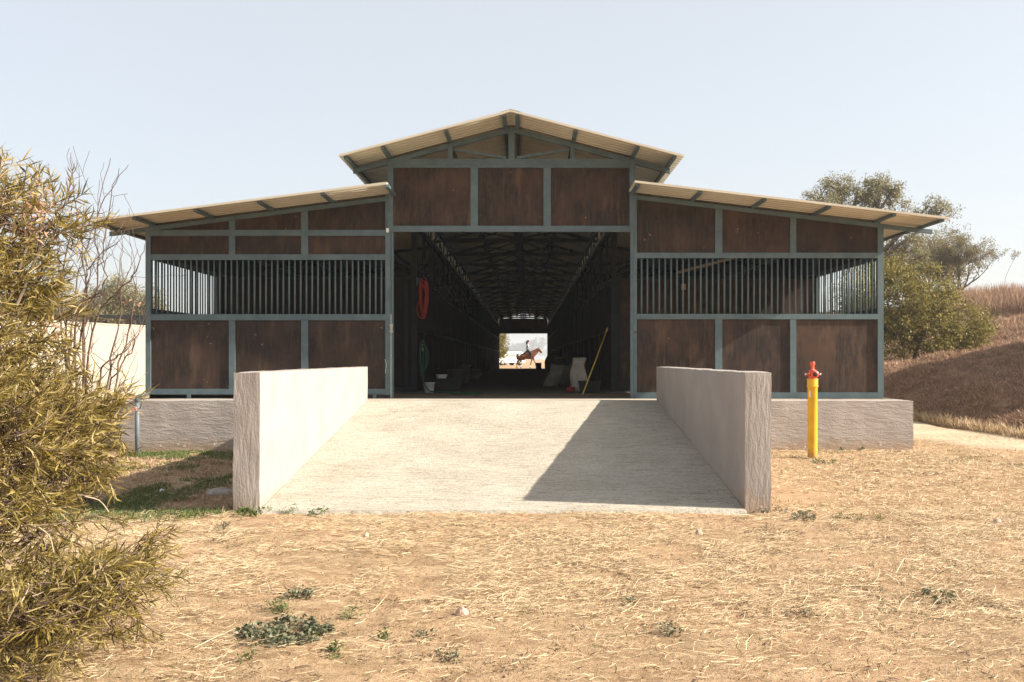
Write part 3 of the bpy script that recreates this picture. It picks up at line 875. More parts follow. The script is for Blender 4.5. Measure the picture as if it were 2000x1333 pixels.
for k in range(1, NB):
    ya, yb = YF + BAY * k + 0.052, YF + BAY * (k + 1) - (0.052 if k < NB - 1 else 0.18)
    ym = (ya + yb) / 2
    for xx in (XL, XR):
        part("stall_front", MB().box(xx - 0.015, xx + 0.015, ya, ym - 0.031, FB, 1.98), M['shaded_inside'], barn)
        part("stall_door", MB().box(xx - 0.015, xx + 0.015, ym + 0.031, yb, FB, 1.98), M['shaded_inside'], barn)
        part("post", MB().box(xx - 0.03, xx + 0.03, ym - 0.03, ym + 0.03, FB, 4.099), M['dark_and_shaded_steel'], barn)
        part("stall_rail", MB().box(xx - 0.03, xx + 0.03, ya, ym - 0.031, 1.981, 2.04), M['dark_and_shaded_steel'], barn)
        part("stall_rail", MB().box(xx - 0.03, xx + 0.03, ym + 0.031, yb, 1.981, 2.04), M['dark_and_shaded_steel'], barn)
        part("stall_rail", MB().box(xx - 0.03, xx + 0.03, ya, ym - 0.031, 3.02, 3.08), M['dark_and_shaded_steel'], barn)
        part("stall_rail", MB().box(xx - 0.03, xx + 0.03, ym + 0.031, yb, 3.02, 3.08), M['dark_and_shaded_steel'], barn)
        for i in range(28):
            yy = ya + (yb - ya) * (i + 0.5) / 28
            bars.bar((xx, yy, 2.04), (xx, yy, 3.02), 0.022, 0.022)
part("stall_bars", bars, M['dark_and_shaded_steel'], barn, kind='stuff')
# far end head panel
part("far_head_panel", MB().box(XL, XR, YE - 0.05, YE - 0.02, 3.50, fz(323.5)), M['ply'], barn)
part("head_beam", MB().box(XL, XR, YE - 0.075, YE - 0.051, 3.48, 3.56), M['steel'], barn)
# upper gable sides closed at the far wings
for xa, xb, f in ((-6.2, XL - 0.06, raf_l), (XR + 0.06, 5.84, raf_r)):
    pol = [(xa, PT + 0.002), (xb, PT + 0.002), (xb, f(xb) + RD), (xa, f(xa) + RD)]
    part("far_wing_panel", MB().prism(pol, YE - 0.13, YE - 0.10), M['shaded_inside'], barn)
# brace pole in right stall
part("brace_pole", MB().tube([(3.0, 19.6, 3.12), (4.6, 18.2, 3.48)], 0.03, 8), M['palestem'], barn, True)
part("notice", MB().box(*sorted((F(1331, 0, 20)[0], F(1340, 0, 20)[0])), 20.0, 20.01, F(0, 566, 20)[1], F(0, 555, 20)[1]), M['paper'], barn)

# ------------------------------------------------------------------ things inside the corridor
fl = FLZ - 0.004
def at(px, py):
    """point of the floor seen at a pixel of the photograph"""
    D = 20.0
    for _ in range(30): D = (CZ - FZ(D)) * FL / (py - VY)
    return (px - VX) * D / FL, D
def bucket(name, x, y, z, r0, r1, h, mat, label, cat='bucket', group=None, rim=0.006, lid=False):
    tnk = thing(name, (x, y, FZ(y)), label, cat, group)
    prof = [(r0 * 0.96, 0), (r0, 0.004), (r1, h - 0.012), (r1 + rim, h - 0.012), (r1 + rim, h), (r1 - 0.004, h)]
    if not lid: prof += [(r0 - 0.006, 0.012)]
    lpart("body", MB().lathe(prof, 24), mat, tnk, True)
    a = [(r1 * math.cos(t_), 0.0 - 0.02 - 0.5 * r1 * math.sin(t_) * 0.3, h - 0.02 - 0.45 * r1 * math.sin(t_)) for t_ in np.linspace(0, math.pi, 11)]
    a = [(p[0], -r1 * 0.98 * math.sin(t_) * 0.9 - 0.004, p[2]) for p, t_ in zip(a, np.linspace(0, math.pi, 11))]
    lpart("handle", MB().tube(a, 0.003, 5), M['brass'], tnk, True)
    if lid:
        lpart("lid", MB().lathe([(r1 + 0.012, h - 0.01), (r1 + 0.014, h + 0.014), (r1, h + 0.018)], 24), mat, tnk, True)
    return tnk
x, y = at(838.5, 767.5)
bucket("bucket", x, y, fl, 0.088, 0.108, 0.20, M['whitepl'], 'white plastic bucket on the stable floor with a green hose across it')
x, y = at(877, 764.5)
tub = thing("feed_tub", (x, y, FZ(y)), 'low black rubber tub beside the white bucket', 'tub')
tp_ = MB(); w0, w1, d0, d1, h = 0.22, 0.27, 0.16, 0.20, 0.25
tp_.v += [(-w0, -d0, 0), (w0, -d0, 0), (w0, d0, 0), (-w0, d0, 0), (-w1, -d1, h), (w1, -d1, h), (w1, d1, h), (-w1, d1, h),
          (-w1 + 0.015, -d1 + 0.015, h), (w1 - 0.015, -d1 + 0.015, h), (w1 - 0.015, d1 - 0.015, h), (-w1 + 0.015, d1 - 0.015, h),
          (-w0 + 0.015, -d0 + 0.015, 0.02), (w0 - 0.015, -d0 + 0.015, 0.02), (w0 - 0.015, d0 - 0.015, 0.02), (-w0 + 0.015, d0 - 0.015, 0.02)]
tp_.f += [(0, 3, 2, 1), (12, 13, 14, 15)]
for i in range(4):
    j = (i + 1) % 4
    tp_.f += [(i, j, 4 + j, 4 + i), (4 + i, 4 + j, 8 + j, 8 + i), (8 + i, 8 + j, 12 + j, 12 + i)]
lpart("body", tp_, M['black'], tub)
lpart("rim", MB().tube([(-w1, -d1, h), (w1, -d1, h), (w1, d1, h), (-w1, d1, h)], 0.010, 6, closed=True), M['black'], tub, True)
bx = thing("lidded_box", (x - 0.18, y + 0.34, FZ(y + 0.34)), 'white lidded tub standing behind the black rubber tub', 'tub')
lpart("body", MB().lathe([(0.09, 0), (0.11, 0.30), (0.11, 0.31)], 20), M['whitepl'], bx, True)
lpart("lid", MB().lathe([(0.118, 0.296), (0.12, 0.335), (0.112, 0.342)], 20), M['whitepl'], bx, True)
x, y = at(893, 751)
bucket("dustbin", x - 0.05, y, fl, 0.17, 0.22, 0.40, M['greypl'], 'wide grey bin left of the taller grey bin in the corridor', 'bin')
x, y = at(908, 749)
bucket("dustbin", x, y, fl, 0.13, 0.17, 0.50, M['greypl'], 'taller grey lidded bin against the left stall fronts', 'bin', lid=True)

def sack(px, py, w, h, d, lean, mat, label, rz=0.0, seed=1, ears=True, yoff=0):
    x, y = at(px, py)
    s_ = thing("feed_sack", (x, y + yoff, FZ(y)), label, 'sack', None, rz)
    r = np.random.default_rng(seed)
    n, m = 18, 14
    mb = MB()
    ph = r.uniform(0, 6, 6)
    for j in range(m + 1):
        v_ = j / m
        wd = w * (0.92 + 0.18 * math.sin(math.pi * min(1, v_ * 1.3)) - 0.08 * v_)
        dp = d * (0.9 + 0.2 * math.sin(math.pi * v_)) * (1 - 0.80 * v_ ** 2.2)
        for i in range(n):
            a = 2 * math.pi * i / n
            ca, sa = math.cos(a), math.sin(a)
            k = 1 + 0.10 * math.sin(3 * a + ph[0] + 5 * v_) + 0.07 * math.sin(5 * a + ph[1] - 7 * v_) + 0.04 * math.sin(9 * v_ + ph[2] + 2 * a)
            q = 0.7
            sxx = math.copysign(abs(ca) ** q, ca); syy = math.copysign(abs(sa) ** q, sa)
            z = h * v_ + (0.02 * math.sin(2 * a + ph[3]) * v_) + (0.05 * h * abs(ca) ** 3 * v_ ** 6)
            mb.v.append((wd / 2 * sxx * k + lean * v_ * h + 0.02 * math.sin(6 * v_ + ph[4]), dp / 2 * syy * k, max(0, z)))
    for j in range(m):
        for i in range(n):
            l = (i + 1) % n
            mb.f.append((j * n + i, j * n + l, (j + 1) * n + l, (j + 1) * n + i))
    mb.f.append(tuple(range(n))[::-1]); mb.f.append(tuple(m * n + i for i in range(n)))
    lpart("bag", mb, mat, s_, True)
    zt = h * 0.93
    lpart("seam", MB().tube([(-w * 0.33 + lean * zt, -d * 0.14, zt), (lean * zt, -d * 0.19, zt - 0.01), (w * 0.33 + lean * zt, -d * 0.14, zt)], 0.006, 5), M['rope'], s_, True)
    return s_
sack(1126, 766, 0.30, 0.66, 0.25, 0.10, M['sack'], 'tall pale woven sack slumped beside the yellow poles', 0.1, 3)
sack(1076, 755, 0.36, 0.52, 0.30, 0.35, M['sack'], 'pale sack leaning right in the heap behind the tall sack', -0.2, 4)
sack(1100, 752, 0.34, 0.52, 0.28, 0.15, M['sack'], 'crumpled pale sack between the leaning sack and the tall one', 0.3, 5)
sack(1094, 738, 0.55, 0.8, 0.5, -0.05, M['brownsack'], 'big brown sack at the front of the dark heap on the right', 0.0, 6)
sack(1082, 729, 0.80, 1.15, 0.6, 0.0, M['brownsack'], 'tallest dark brown sack at the inner edge of the doorway view', 0.2, 7)
sack(942, 728, 0.72, 0.75, 0.55, 0.08, M['brownsack'], 'round brown sack against the left stall fronts far inside', 0.1, 8)
sack(925, 741, 0.40, 0.34, 0.4, 0.2, M['sack'], 'small slack sack on the floor right of the grey bins', 0.4, 9)
sack(1038, 727, 0.9, 0.16, 0.5, 0.2, M['brownsack'], 'flat dark sack lying below the horse at the far doorway', 0.0, 10)
x, y = at(1052, 723)
dr = thing("drum", (x, y, FZ(y)), 'grey drum standing in front of the far doorway', 'drum')
lpart("body", MB().lathe([(0.19, 0), (0.20, 0.02), (0.19, 0.2), (0.20, 0.22), (0.19, 0.24), (0.20, 0.46), (0.19, 0.47)], 20), M['greypl'], dr, True)
lpart("lid", MB().lathe([(0.205, 0.455), (0.207, 0.485), (0.18, 0.49)], 20), M['greypl'], dr, True)
# bowl, poles, small things on the right
x, y = at(1115, 767)
bw = thing("feed_bowl", (x, y, FZ(y)), 'small dark red bowl on the floor at the foot of the tall sack', 'bowl')
lpart("bowl", MB().lathe([(0.05, 0), (0.07, 0.008), (0.088, 0.10), (0.094, 0.105), (0.084, 0.105), (0.062, 0.02)], 24), M['redhose'], bw, True)
lpart("rim", MB().tube([(0.09 * math.cos(a), 0.09 * math.sin(a), 0.105) for a in np.linspace(0, 2 * math.pi, 24, False)], 0.006, 6, closed=True), M['redhose'], bw, True)
x, y = at(1147, 768)
fb = thing("feed_tub", (x + 0.05, y + 0.1, FZ(y)), 'black tub in the shade between tall sack and stall post', 'tub')
for c_ in tub.children:
    o = c_.copy(); COL.objects.link(o); o.parent = fb
fb.scale = (0.8, 0.8, 0.9)
pxy = at(1138, 771); zt = 2.05
def pole(pa, pb, r, mat, name, label):
    o = thing(name, pa, label, 'pole')
    q = Vector(pb) - Vector(pa)
    lpart("shaft", MB().tube([(0, 0, 0), tuple(q * 0.5 + Vector((0, 0, -0.01))), tuple(q)], r, 8), mat, o, True)
    return o, q
YP = 19.95
xx, zz = F(1187, 640, YP)
po, q = pole((pxy[0], pxy[1], fl), (xx, YP, zz), 0.013, M['pole'], "broom", 'long yellow pole leaning right across the stall post')
lpart("grip", MB().tube([tuple(q * 0.93), tuple(q)], 0.017, 8), M['pole'], po, True)
xx, zz = F(1183, 652, YP); pp = at(1141, 760)
po, q = pole((pp[0], pp[1], fl), (xx, YP - 0.03, zz), 0.011, M['palestem'], "rake", 'dull brown wooden handle leaning just behind the yellow pole')
lpart("head", MB().box(-0.14, 0.14, -0.015, 0.015, 0, 0.05), M['dark_and_shaded_steel'], po)
# red hose coil on its hook
YH = 20.0
cx, cz = F(828, 583, YH)
hc = thing("hose_coil", (cx, YH - 0.05, cz), 'bright red hose hanging in a long coil inside the left of the doorway', 'hose')
mb = MB()
r = np.random.default_rng(5)
for k in range(7):
    a = 0.115 - 0.012 * k + r.uniform(-0.01, 0.01); b = 0.40 - 0.02 * k + r.uniform(-0.02, 0.02)
    ring = [(a * math.sin(t_) * (0.75 + 0.25 * math.cos(t_)) + r.uniform(-0.003, 0.003), -0.02 * k * 0.6 + 0.01 * math.sin(t_ * 2), b * math.cos(t_) - 0.02 * k * 0.3) for t_ in np.linspace(0, 2 * math.pi, 26, False)]
    mb.tube(ring, 0.010, 6, closed=True)
lpart("coil", mb, M['redhose'], hc, True)
lpart("hose_end", MB().tube([(-0.09, -0.06, -0.05), (-0.13, -0.07, -0.22), (-0.10, -0.07, -0.36), (-0.02, -0.08, -0.42), (0.05, -0.08, -0.36)], 0.011, 6), M['redhose'], hc, True)
lpart("hook", MB().tube([(0, 0.06, 0.40), (0, -0.1, 0.40), (0, -0.12, 0.44)], 0.01, 6), M['dark_and_shaded_steel'], hc, True)
part("hose_board", MB().box(XL + 0.05, XL + 0.09, YH - 0.03, YH + 0.6, 2.9, 3.05), M['steel'], barn)
# tap with green hose
tx, tz = F(826, 678, 19.8)
tpq = thing("standpipe_tap", (tx, 19.8, FZ(19.8)), 'grey standpipe with orange-topped tap inside the doorway', 'tap')
lpart("pipe", MB().tube([(0, 0.05, 0), (0, 0.05, tz - fl), (0, -0.03, tz - fl)], 0.014, 8), M['greypipe'], tpq, True)
lpart("spout", MB().tube([(0, -0.03, tz - fl), (0, -0.05, tz - fl - 0.03), (0, -0.05, tz - fl - 0.09)], [0.016, 0.018, 0.02], 8), M['tap'], tpq, True)
lpart("handle", MB().tube([(-0.05, -0.02, tz - fl + 0.04), (0, -0.02, tz - fl + 0.05), (0.05, -0.02, tz - fl + 0.04)], 0.008, 6), M['brass'], tpq, True)
gh = MB()
bx_, by_ = at(838.5, 767.5)
pth = [(tx, 19.74, tz - 0.10), (tx - 0.05, 19.7, 1.6), (tx - 0.01, 19.6, 1.25), (tx + 0.03, 19.3, 1.05), (bx_ - 0.10, by_ - 0.09, fl + 0.2), (bx_ - 0.02, by_ - 0.13, fl + 0.07), (bx_ + 0.08, by_ - 0.16, fl + 0.02)]
x1_, y1_ = at(890, 768.5); x2_, y2_ = at(940, 770.5); x3_, y3_ = at(930, 772.2); x4_, y4_ = at(870, 771.5)
pth += [(x1_, y1_, fl + 0.014), (x2_ - 0.05, y2_ + 0.05, fl + 0.014), (x2_, y2_ - 0.1, fl + 0.014), (x3_, y3_, fl + 0.014), (x4_, y4_ + 0.2, fl + 0.016)]
def smooth_path(P_, n=8):
    out = []
    P_ = [Vector(p) for p in P_]
    for i in range(len(P_) - 1):
        p0 = P_[max(i - 1, 0)]; p1 = P_[i]; p2 = P_[i + 1]; p3 = P_[min(i + 2, len(P_) - 1)]
        for k in range(n):
            t_ = k / n
            out.append(0.5 * (2 * p1 + (p2 - p0) * t_ + (2 * p0 - 5 * p1 + 4 * p2 - p3) * t_ ** 2 + (3 * p1 - p0 - 3 * p2 + p3) * t_ ** 3))
    out.append(P_[-1]); return out
gho = part("garden_hose", MB().tube(smooth_path(pth), 0.012, 7), M['greenhose'], None, True, category='hose', label='dark green hose from the tap over the white bucket onto the floor')
# loops of green hose hanging on the tap
mb = MB()
for k in range(3):
    mb.tube([(tx + 0.02 * k + (0.06 + 0.01 * k) * math.sin(t_), 19.72 - 0.015 * k, 1.45 + (0.34 - 0.05 * k) * math.cos(t_)) for t_ in np.linspace(0, 2 * math.pi, 22, False)], 0.009, 6, closed=True)
part("garden_hose", mb, M['greenhose'], None, True, category='hose', label='thin green hose looped on the standpipe below the red coil')

# ------------------------------------------------------------------ front yard: hydrant, pipe, stones
x, y = F(1587, 0, 14.35)[0], 14.35
zg = float(H0(x, y))
hy = thing("fire_hydrant", (x, y, zg), 'yellow standpipe hydrant with red valve head on the dry grass', 'hydrant')
s = y / FL
hh = (CZ + (VY - 741) * s) - zg
lpart("standpipe", MB().lathe([(0.069, -0.1), (0.070, 0.02), (0.068, 0.12), (0.069, hh - 0.13), (0.073, hh - 0.125), (0.077, hh - 0.10), (0.077, hh - 0.012), (0.073, hh)], 32), M['yellow'], hy, True)
lpart("collar_ring", MB().lathe([(0.079, hh - 0.112), (0.081, hh - 0.105), (0.081, hh - 0.098), (0.079, hh - 0.092)], 32), M['yellow'], hy, True)
lpart("collar_ring", MB().lathe([(0.077, hh - 0.012), (0.0795, hh - 0.006), (0.0795, hh + 0.002), (0.076, hh + 0.006)], 32), M['yellow'], hy, True)
vb_ = lpart("valve_body", MB().lathe([(0.060, hh), (0.062, hh + 0.02), (0.055, hh + 0.035), (0.062, hh + 0.06), (0.062, hh + 0.085), (0.052, hh + 0.105), (0.055, hh + 0.125), (0.050, hh + 0.135)], 24), M['red'], hy, True)
lpart("spindle", MB().lathe([(0.030, hh + 0.135), (0.026, hh + 0.15), (0.026, hh + 0.19), (0.036, hh + 0.205), (0.037, hh + 0.245), (0.034, hh + 0.25)], 8), M['red'], hy)
ou = MB().tube([(0.01, -0.03, hh + 0.072), (0.012, -0.095, hh + 0.072)], [0.045, 0.045], 20)
lpart("outlet", ou, M['red'], hy, True)
lpart("outlet_flange", MB().tube([(0.012, -0.088, hh + 0.072), (0.012, -0.100, hh + 0.072)], 0.052, 20), M['red'], hy, True)
lpart("outlet_bore", MB().tube([(0.012, -0.090, hh + 0.072), (0.012, -0.102, hh + 0.072)], 0.036, 20), M['bore'], hy, True)
for sg in (-1, 1):
    lug = lpart("lug", MB().tube([(sg * 0.05, -0.02, hh + 0.072), (sg * 0.085, -0.02, hh + 0.072)], [0.032, 0.014], 12), M['red'], hy, True)
    lpart("lug_tip", MB().tube([(sg * 0.085, -0.02, hh + 0.072), (sg * 0.10, -0.02, hh + 0.072), (sg * 0.104, -0.02, hh + 0.072), (sg * 0.114, -0.02, hh + 0.072)], [0.009, 0.009, 0.016, 0.015], 10), M['whitepl'], lug, True)
lpart("sticker", MB().box(-0.062, -0.045, -0.058, -0.050, hh - 0.26, hh - 0.17), M['whitepl'], hy)

x, y = F(268, 0, 15.25)[0], 15.25
zg = float(H0(x, y)); s = y / FL
pz = CZ + (VY - 778) * s
gp = thing("water_pipe", (x, y, zg), 'upright grey water pipe with faded red tap wheel by the left plinth', 'pipe')
lpart("riser", MB().tube([(0, 0, -0.1), (0, 0, pz - zg - 0.04)], 0.034, 16), M['greypipe'], gp, True)
lpart("elbow", MB().tube([(0, 0, pz - zg - 0.06), (0, 0, pz - zg - 0.02), (0.012, 0.01, pz - zg + 0.01), (0.035, 0.03, pz - zg + 0.025), (0.07, 0.05, pz - zg + 0.028)], 0.042, 16), M['greypipe'], gp, True)
lpart("branch", MB().tube([(0.06, 0.045, pz - zg + 0.028), (-0.02, 0.35, pz - zg + 0.03), (-0.27, 1.15, pz - zg + 0.03)], 0.032, 16), M['greypipe'], gp, True)
wz = CZ + (VY - 799) * s - zg
whl = lpart("tap_wheel", MB().tube([(-0.012 + 0.03 * math.cos(a), -0.07, wz + 0.03 * math.sin(a)) for a in np.linspace(0, 2 * math.pi, 16, False)], 0.009, 6, closed=True), M['tap'], gp, True)
lpart("spindle", MB().tube([(-0.012, 0, wz), (-0.012, -0.075, wz)], 0.010, 8), M['tap'], whl, True)
for k in range(3):
    a = k * math.pi / 3
    lpart("spoke", MB().bar((-0.012 - 0.028 * math.cos(a), -0.07, wz - 0.028 * math.sin(a)), (-0.012 + 0.028 * math.cos(a), -0.07, wz + 0.028 * math.sin(a)), 0.007, 0.007), M['tap'], whl)

def stone(name, px, py, w, d, h, mat, label, seed, z=None, rz=0):
    D = (CZ - 0.0) * FL / (py - VY); x = (px - VX) * D / FL
    zz = float(H0(x, D))
    D = (CZ - zz) * FL / (py - VY); x = (px - VX) * D / FL
    r = np.random.default_rng(seed)
    import bmesh
    bm = bmesh.new(); bmesh.ops.create_icosphere(bm, subdivisions=2, radius=1)
    for v_ in bm.verts:
        k = 1 + r.uniform(-0.16, 0.12)
        v_.co = Vector((v_.co.x * w / 2 * k, v_.co.y * d / 2 * k, max(-0.3, v_.co.z) * h * k))
    me = bpy.data.meshes.new(name); bm.to_mesh(me); bm.free(); me.materials.append(mat)
    o = link(name, me, None, (x, D, zz), label=label, category='stone'); o.rotation_euler.z = rz
    return o
stone("stone", 902, 1201, 0.075, 0.06, 0.045, M['pinkstone'], 'small pinkish stone on bare soil right of the large weed patch', 1)
stone("stone", 1365, 1045, 0.06, 0.05, 0.05, M['pinkstone'], 'small pinkish stone in straw in front of the right ramp wall', 2)
stone("stone", 1948, 1024, 0.09, 0.06, 0.05, M['pinkstone'], 'small reddish stone at the right edge beyond the hydrant', 3)
stone("stone", 316, 960, 0.06, 0.05, 0.03, M['whitepl'], 'small white scrap lying in shaded grass left of the ramp', 4)
o = stone("concrete_slab", 428, 965, 0.34, 0.26, 0.07, M['stone'], 'broken grey concrete slab in the shaded grass beside the left ramp wall', 5, rz=0.2)
stone("stone", 715, 1052, 0.05, 0.05, 0.05, M['pinkstone'], 'little brown clod upright in straw below the ramp', 6)

# ------------------------------------------------------------------ white boundary wall and canopy at left
A = Vector((-20.3, 20.0, 0)); Bp = Vector((1.9, 71.2, 0)) if False else Vector((-12.0, 53.2, 0))
wallo = thing("boundary_wall", (A.x, A.y, 0.0), 'long cream boundary wall in full sun left of the stable', 'wall')
dv = (Bp - A); Lw = dv.length; dv.normalize(); nv = Vector((dv.y, -dv.x, 0))
mb = MB(); n = 60
for i in range(n + 1):
    p = dv * (Lw * i / n)
    for o_, z_ in ((0.11, -0.1), (0.11, 2.70), (0.13, 2.70), (0.13, 2.75), (-0.13, 2.75), (-0.11, -0.1)):
        q = p + nv * o_
        mb.v.append((q.x, q.y, z_ + 0.006 * math.sin(i * 1.7)))
for i in range(n):
    for k in range(6):
        l = (k + 1) % 6
        mb.f.append((i * 6 + k, (i + 1) * 6 + k, (i + 1) * 6 + l, i * 6 + l))
mb.f += [tuple(range(6)), tuple(n * 6 + k for k in range(6))[::-1]]
lpart("masonry", mb, M['plaster_wall'], wallo)
for t_ in (16.8, 18.6):
    p = dv * t_ + nv * 0.112
    lpart("vent", MB().bar((p.x - dv.x * 0.06, p.y - dv.y * 0.06, 2.25), (p.x + dv.x * 0.08, p.y + dv.y * 0.08, 2.25), 0.02, 0.16), M['stone'], wallo)
cp = thing("shade_canopy", (-18.0, 47.0, 0.0), 'flat dark shade canopy showing above the cream wall', 'canopy')
lpart("roof", MB().prism([(-2.2, 3.38), (2.4, 3.2), (2.4, 3.45), (-2.2, 3.5)], 0, 5), M['canopy'], cp)
lpart("fascia", MB().box(-0.4, 2.4, -0.05, -0.003, 3.0, 3.3), M['canopy'], cp)
for a, b in ((-2.0, 0.2), (2.2, 0.2), (-2.0, 4.7), (2.2, 4.7)):
    lpart("post", MB().box(a - 0.05, a + 0.05, b - 0.05, b + 0.05, -0.1, 3.2), M['dark_and_shaded_steel'], cp)

# ------------------------------------------------------------------ plants
def leaves_mesh(name, P_, Dr, L, Wd, mat, bend=0.25, seed=1, segs=2):
    """ribbon leaves from points P_ (n,3), directions Dr (n,3), lengths L, widths Wd (arrays)"""
    r = np.random.default_rng(seed); n = len(P_)
    Dr = Dr / (np.linalg.norm(Dr, axis=1)[:, None] + 1e-9)
    rnd = r.normal(size=(n, 3)); S = np.cross(Dr, rnd); S /= (np.linalg.norm(S, axis=1)[:, None] + 1e-9)
    N = np.cross(S, Dr)
    L = np.broadcast_to(L, (n,))[:, None]; Wd = np.broadcast_to(Wd, (n,))[:, None]
    bd = np.broadcast_to(bend, (n,))[:, None] * r.uniform(-1, 1.6, (n, 1))
    rows = []
    if segs == 1:
        V = np.stack([P_, P_ + Dr * L * 0.45 + S * Wd / 2, P_ + Dr * L + N * bd * L * 0.3, P_ + Dr * L * 0.45 - S * Wd / 2], 1)
        fcs = np.arange(n * 4).reshape(n, 4)
        return np_mesh(name, V.reshape(-1, 3), fcs, mat)
    mid = P_ + Dr * L * 0.5 + N * bd * L * 0.35
    q1 = P_ + Dr * L * 0.22 + N * bd * L * 0.2
    tip = P_ + Dr * L * 0.95 + N * bd * L * 0.0
    # quad strip: base(narrow) - q1 - mid - tip
    V = np.stack([P_ - S * Wd * 0.12, P_ + S * Wd * 0.12, q1 - S * Wd * 0.45, q1 + S * Wd * 0.45, mid - S * Wd * 0.5, mid + S * Wd * 0.5, tip - S * Wd * 0.06, tip + S * Wd * 0.06], 1)
    b = (np.arange(n) * 8)[:, None]
    fcs = np.concatenate([b + np.array([[0, 1, 3, 2]]), b + np.array([[2, 3, 5, 4]]), b + np.array([[4, 5, 7, 6]])], 1).reshape(-1, 4)
    return np_mesh(name, V.reshape(-1, 3), fcs, mat)

def grow(r, p, d, L, rad, depth, tubes, tips, spread=0.6, kids=(2, 3), up=0.15, shrink=0.72, wig=0.12, minr=0.004, side=True):
    p = Vector(p); d = Vector(d).normalized()
    pts = [p.copy()]; rr = [rad]
    n = 5
    for i in range(n):
        d = (d + Vector((r.normal() * wig, r.normal() * wig, r.normal() * wig + up * 0.25))).normalized()
        p = p + d * (L / n); pts.append(p.copy()); rr.append(max(minr, rad * (1 - 0.4 * (i + 1) / n)))
        if side and depth > 0 and i in (2, 3) and r.random() < 0.6:
            sd = (d + Vector((r.normal(), r.normal(), r.normal() * 0.5 + up)) * spread * 1.1).normalized()
            grow(r, p, sd, L * shrink * 0.8, rr[-1] * 0.6, depth - 1, tubes, tips, spread, kids, up, shrink, wig, minr, side)
    tubes.append((pts, rr))
    if depth == 0:
        tips.append((p.copy(), d.copy())); tips.append((pts[3].copy(), d.copy())); return
    for k in range(int(r.integers(kids[0], kids[1] + 1))):
        nd = (d + Vector((r.normal(), r.normal(), r.normal() * 0.6 + up)) * spread).normalized()
        grow(r, p, nd, L * shrink * r.uniform(0.8, 1.15), rr[-1] * 0.75, depth - 1, tubes, tips, spread, kids, up, shrink, wig, minr, side)

def tree(name, loc, label, cat, trunk_h, rad, depth, leafmat, nleaf, cl_r, leaf, seed, spread=0.6, up=0.2, shrink=0.72, group=None, lean=(0, 0), kids=(2, 3), barkmat='bark', stems=1, flat=1.0, segs=1, thresh=0.05, droop=0.0):
    r = np.random.default_rng(seed)
    root = thing(name, loc, label, cat, group)
    tubes = []; tips = []
    for s_ in range(stems):
        a = r.uniform(0, 6.28)
        off = 0.0 if stems == 1 else 0.5
        grow(r, (0 if stems == 1 else 0.1 * math.cos(a), 0 if stems == 1 else 0.1 * math.sin(a), -0.15), (lean[0] + off * math.cos(a) * r.uniform(0.3, 1), lean[1] + off * math.sin(a) * r.uniform(0.3, 1), 1), trunk_h, rad, depth, tubes, tips, spread, kids, up, shrink)
    tk = MB(); br = MB()
    for pts, rr in tubes:
        (tk if rr[0] > rad * 0.55 else br).tube(pts, rr, 7 if rr[0] > thresh else 4, cap=False)
    lpart("trunk", tk, M[barkmat], root, True)
    if br.v: lpart("branches", br, M[barkmat], root, True, kind='stuff')
    T = np.array([t_[0][:] for t_ in tips]); 
    k = r.integers(0, len(T), nleaf)
    g = r.normal(size=(nleaf, 3)); g /= (1e-6 + np.linalg.norm(g, axis=1)[:, None]); g *= (r.random((nleaf, 1)) ** 0.5) * cl_r * r.uniform(0.6, 1.2, (len(T),))[k][:, None]
    g[:, 2] *= flat
    P_ = T[k] + g
    dr_ = r.normal(size=(nleaf, 3)); dr_[:, 2] -= droop
    me = leaves_mesh("foliage", P_, dr_, r.uniform(0.7, 1.3, nleaf) * leaf[0], r.uniform(0.7, 1.3, nleaf) * leaf[1], M[leafmat], 0.3, seed, segs)
    link("foliage", me, root, kind='stuff')
    return root, T

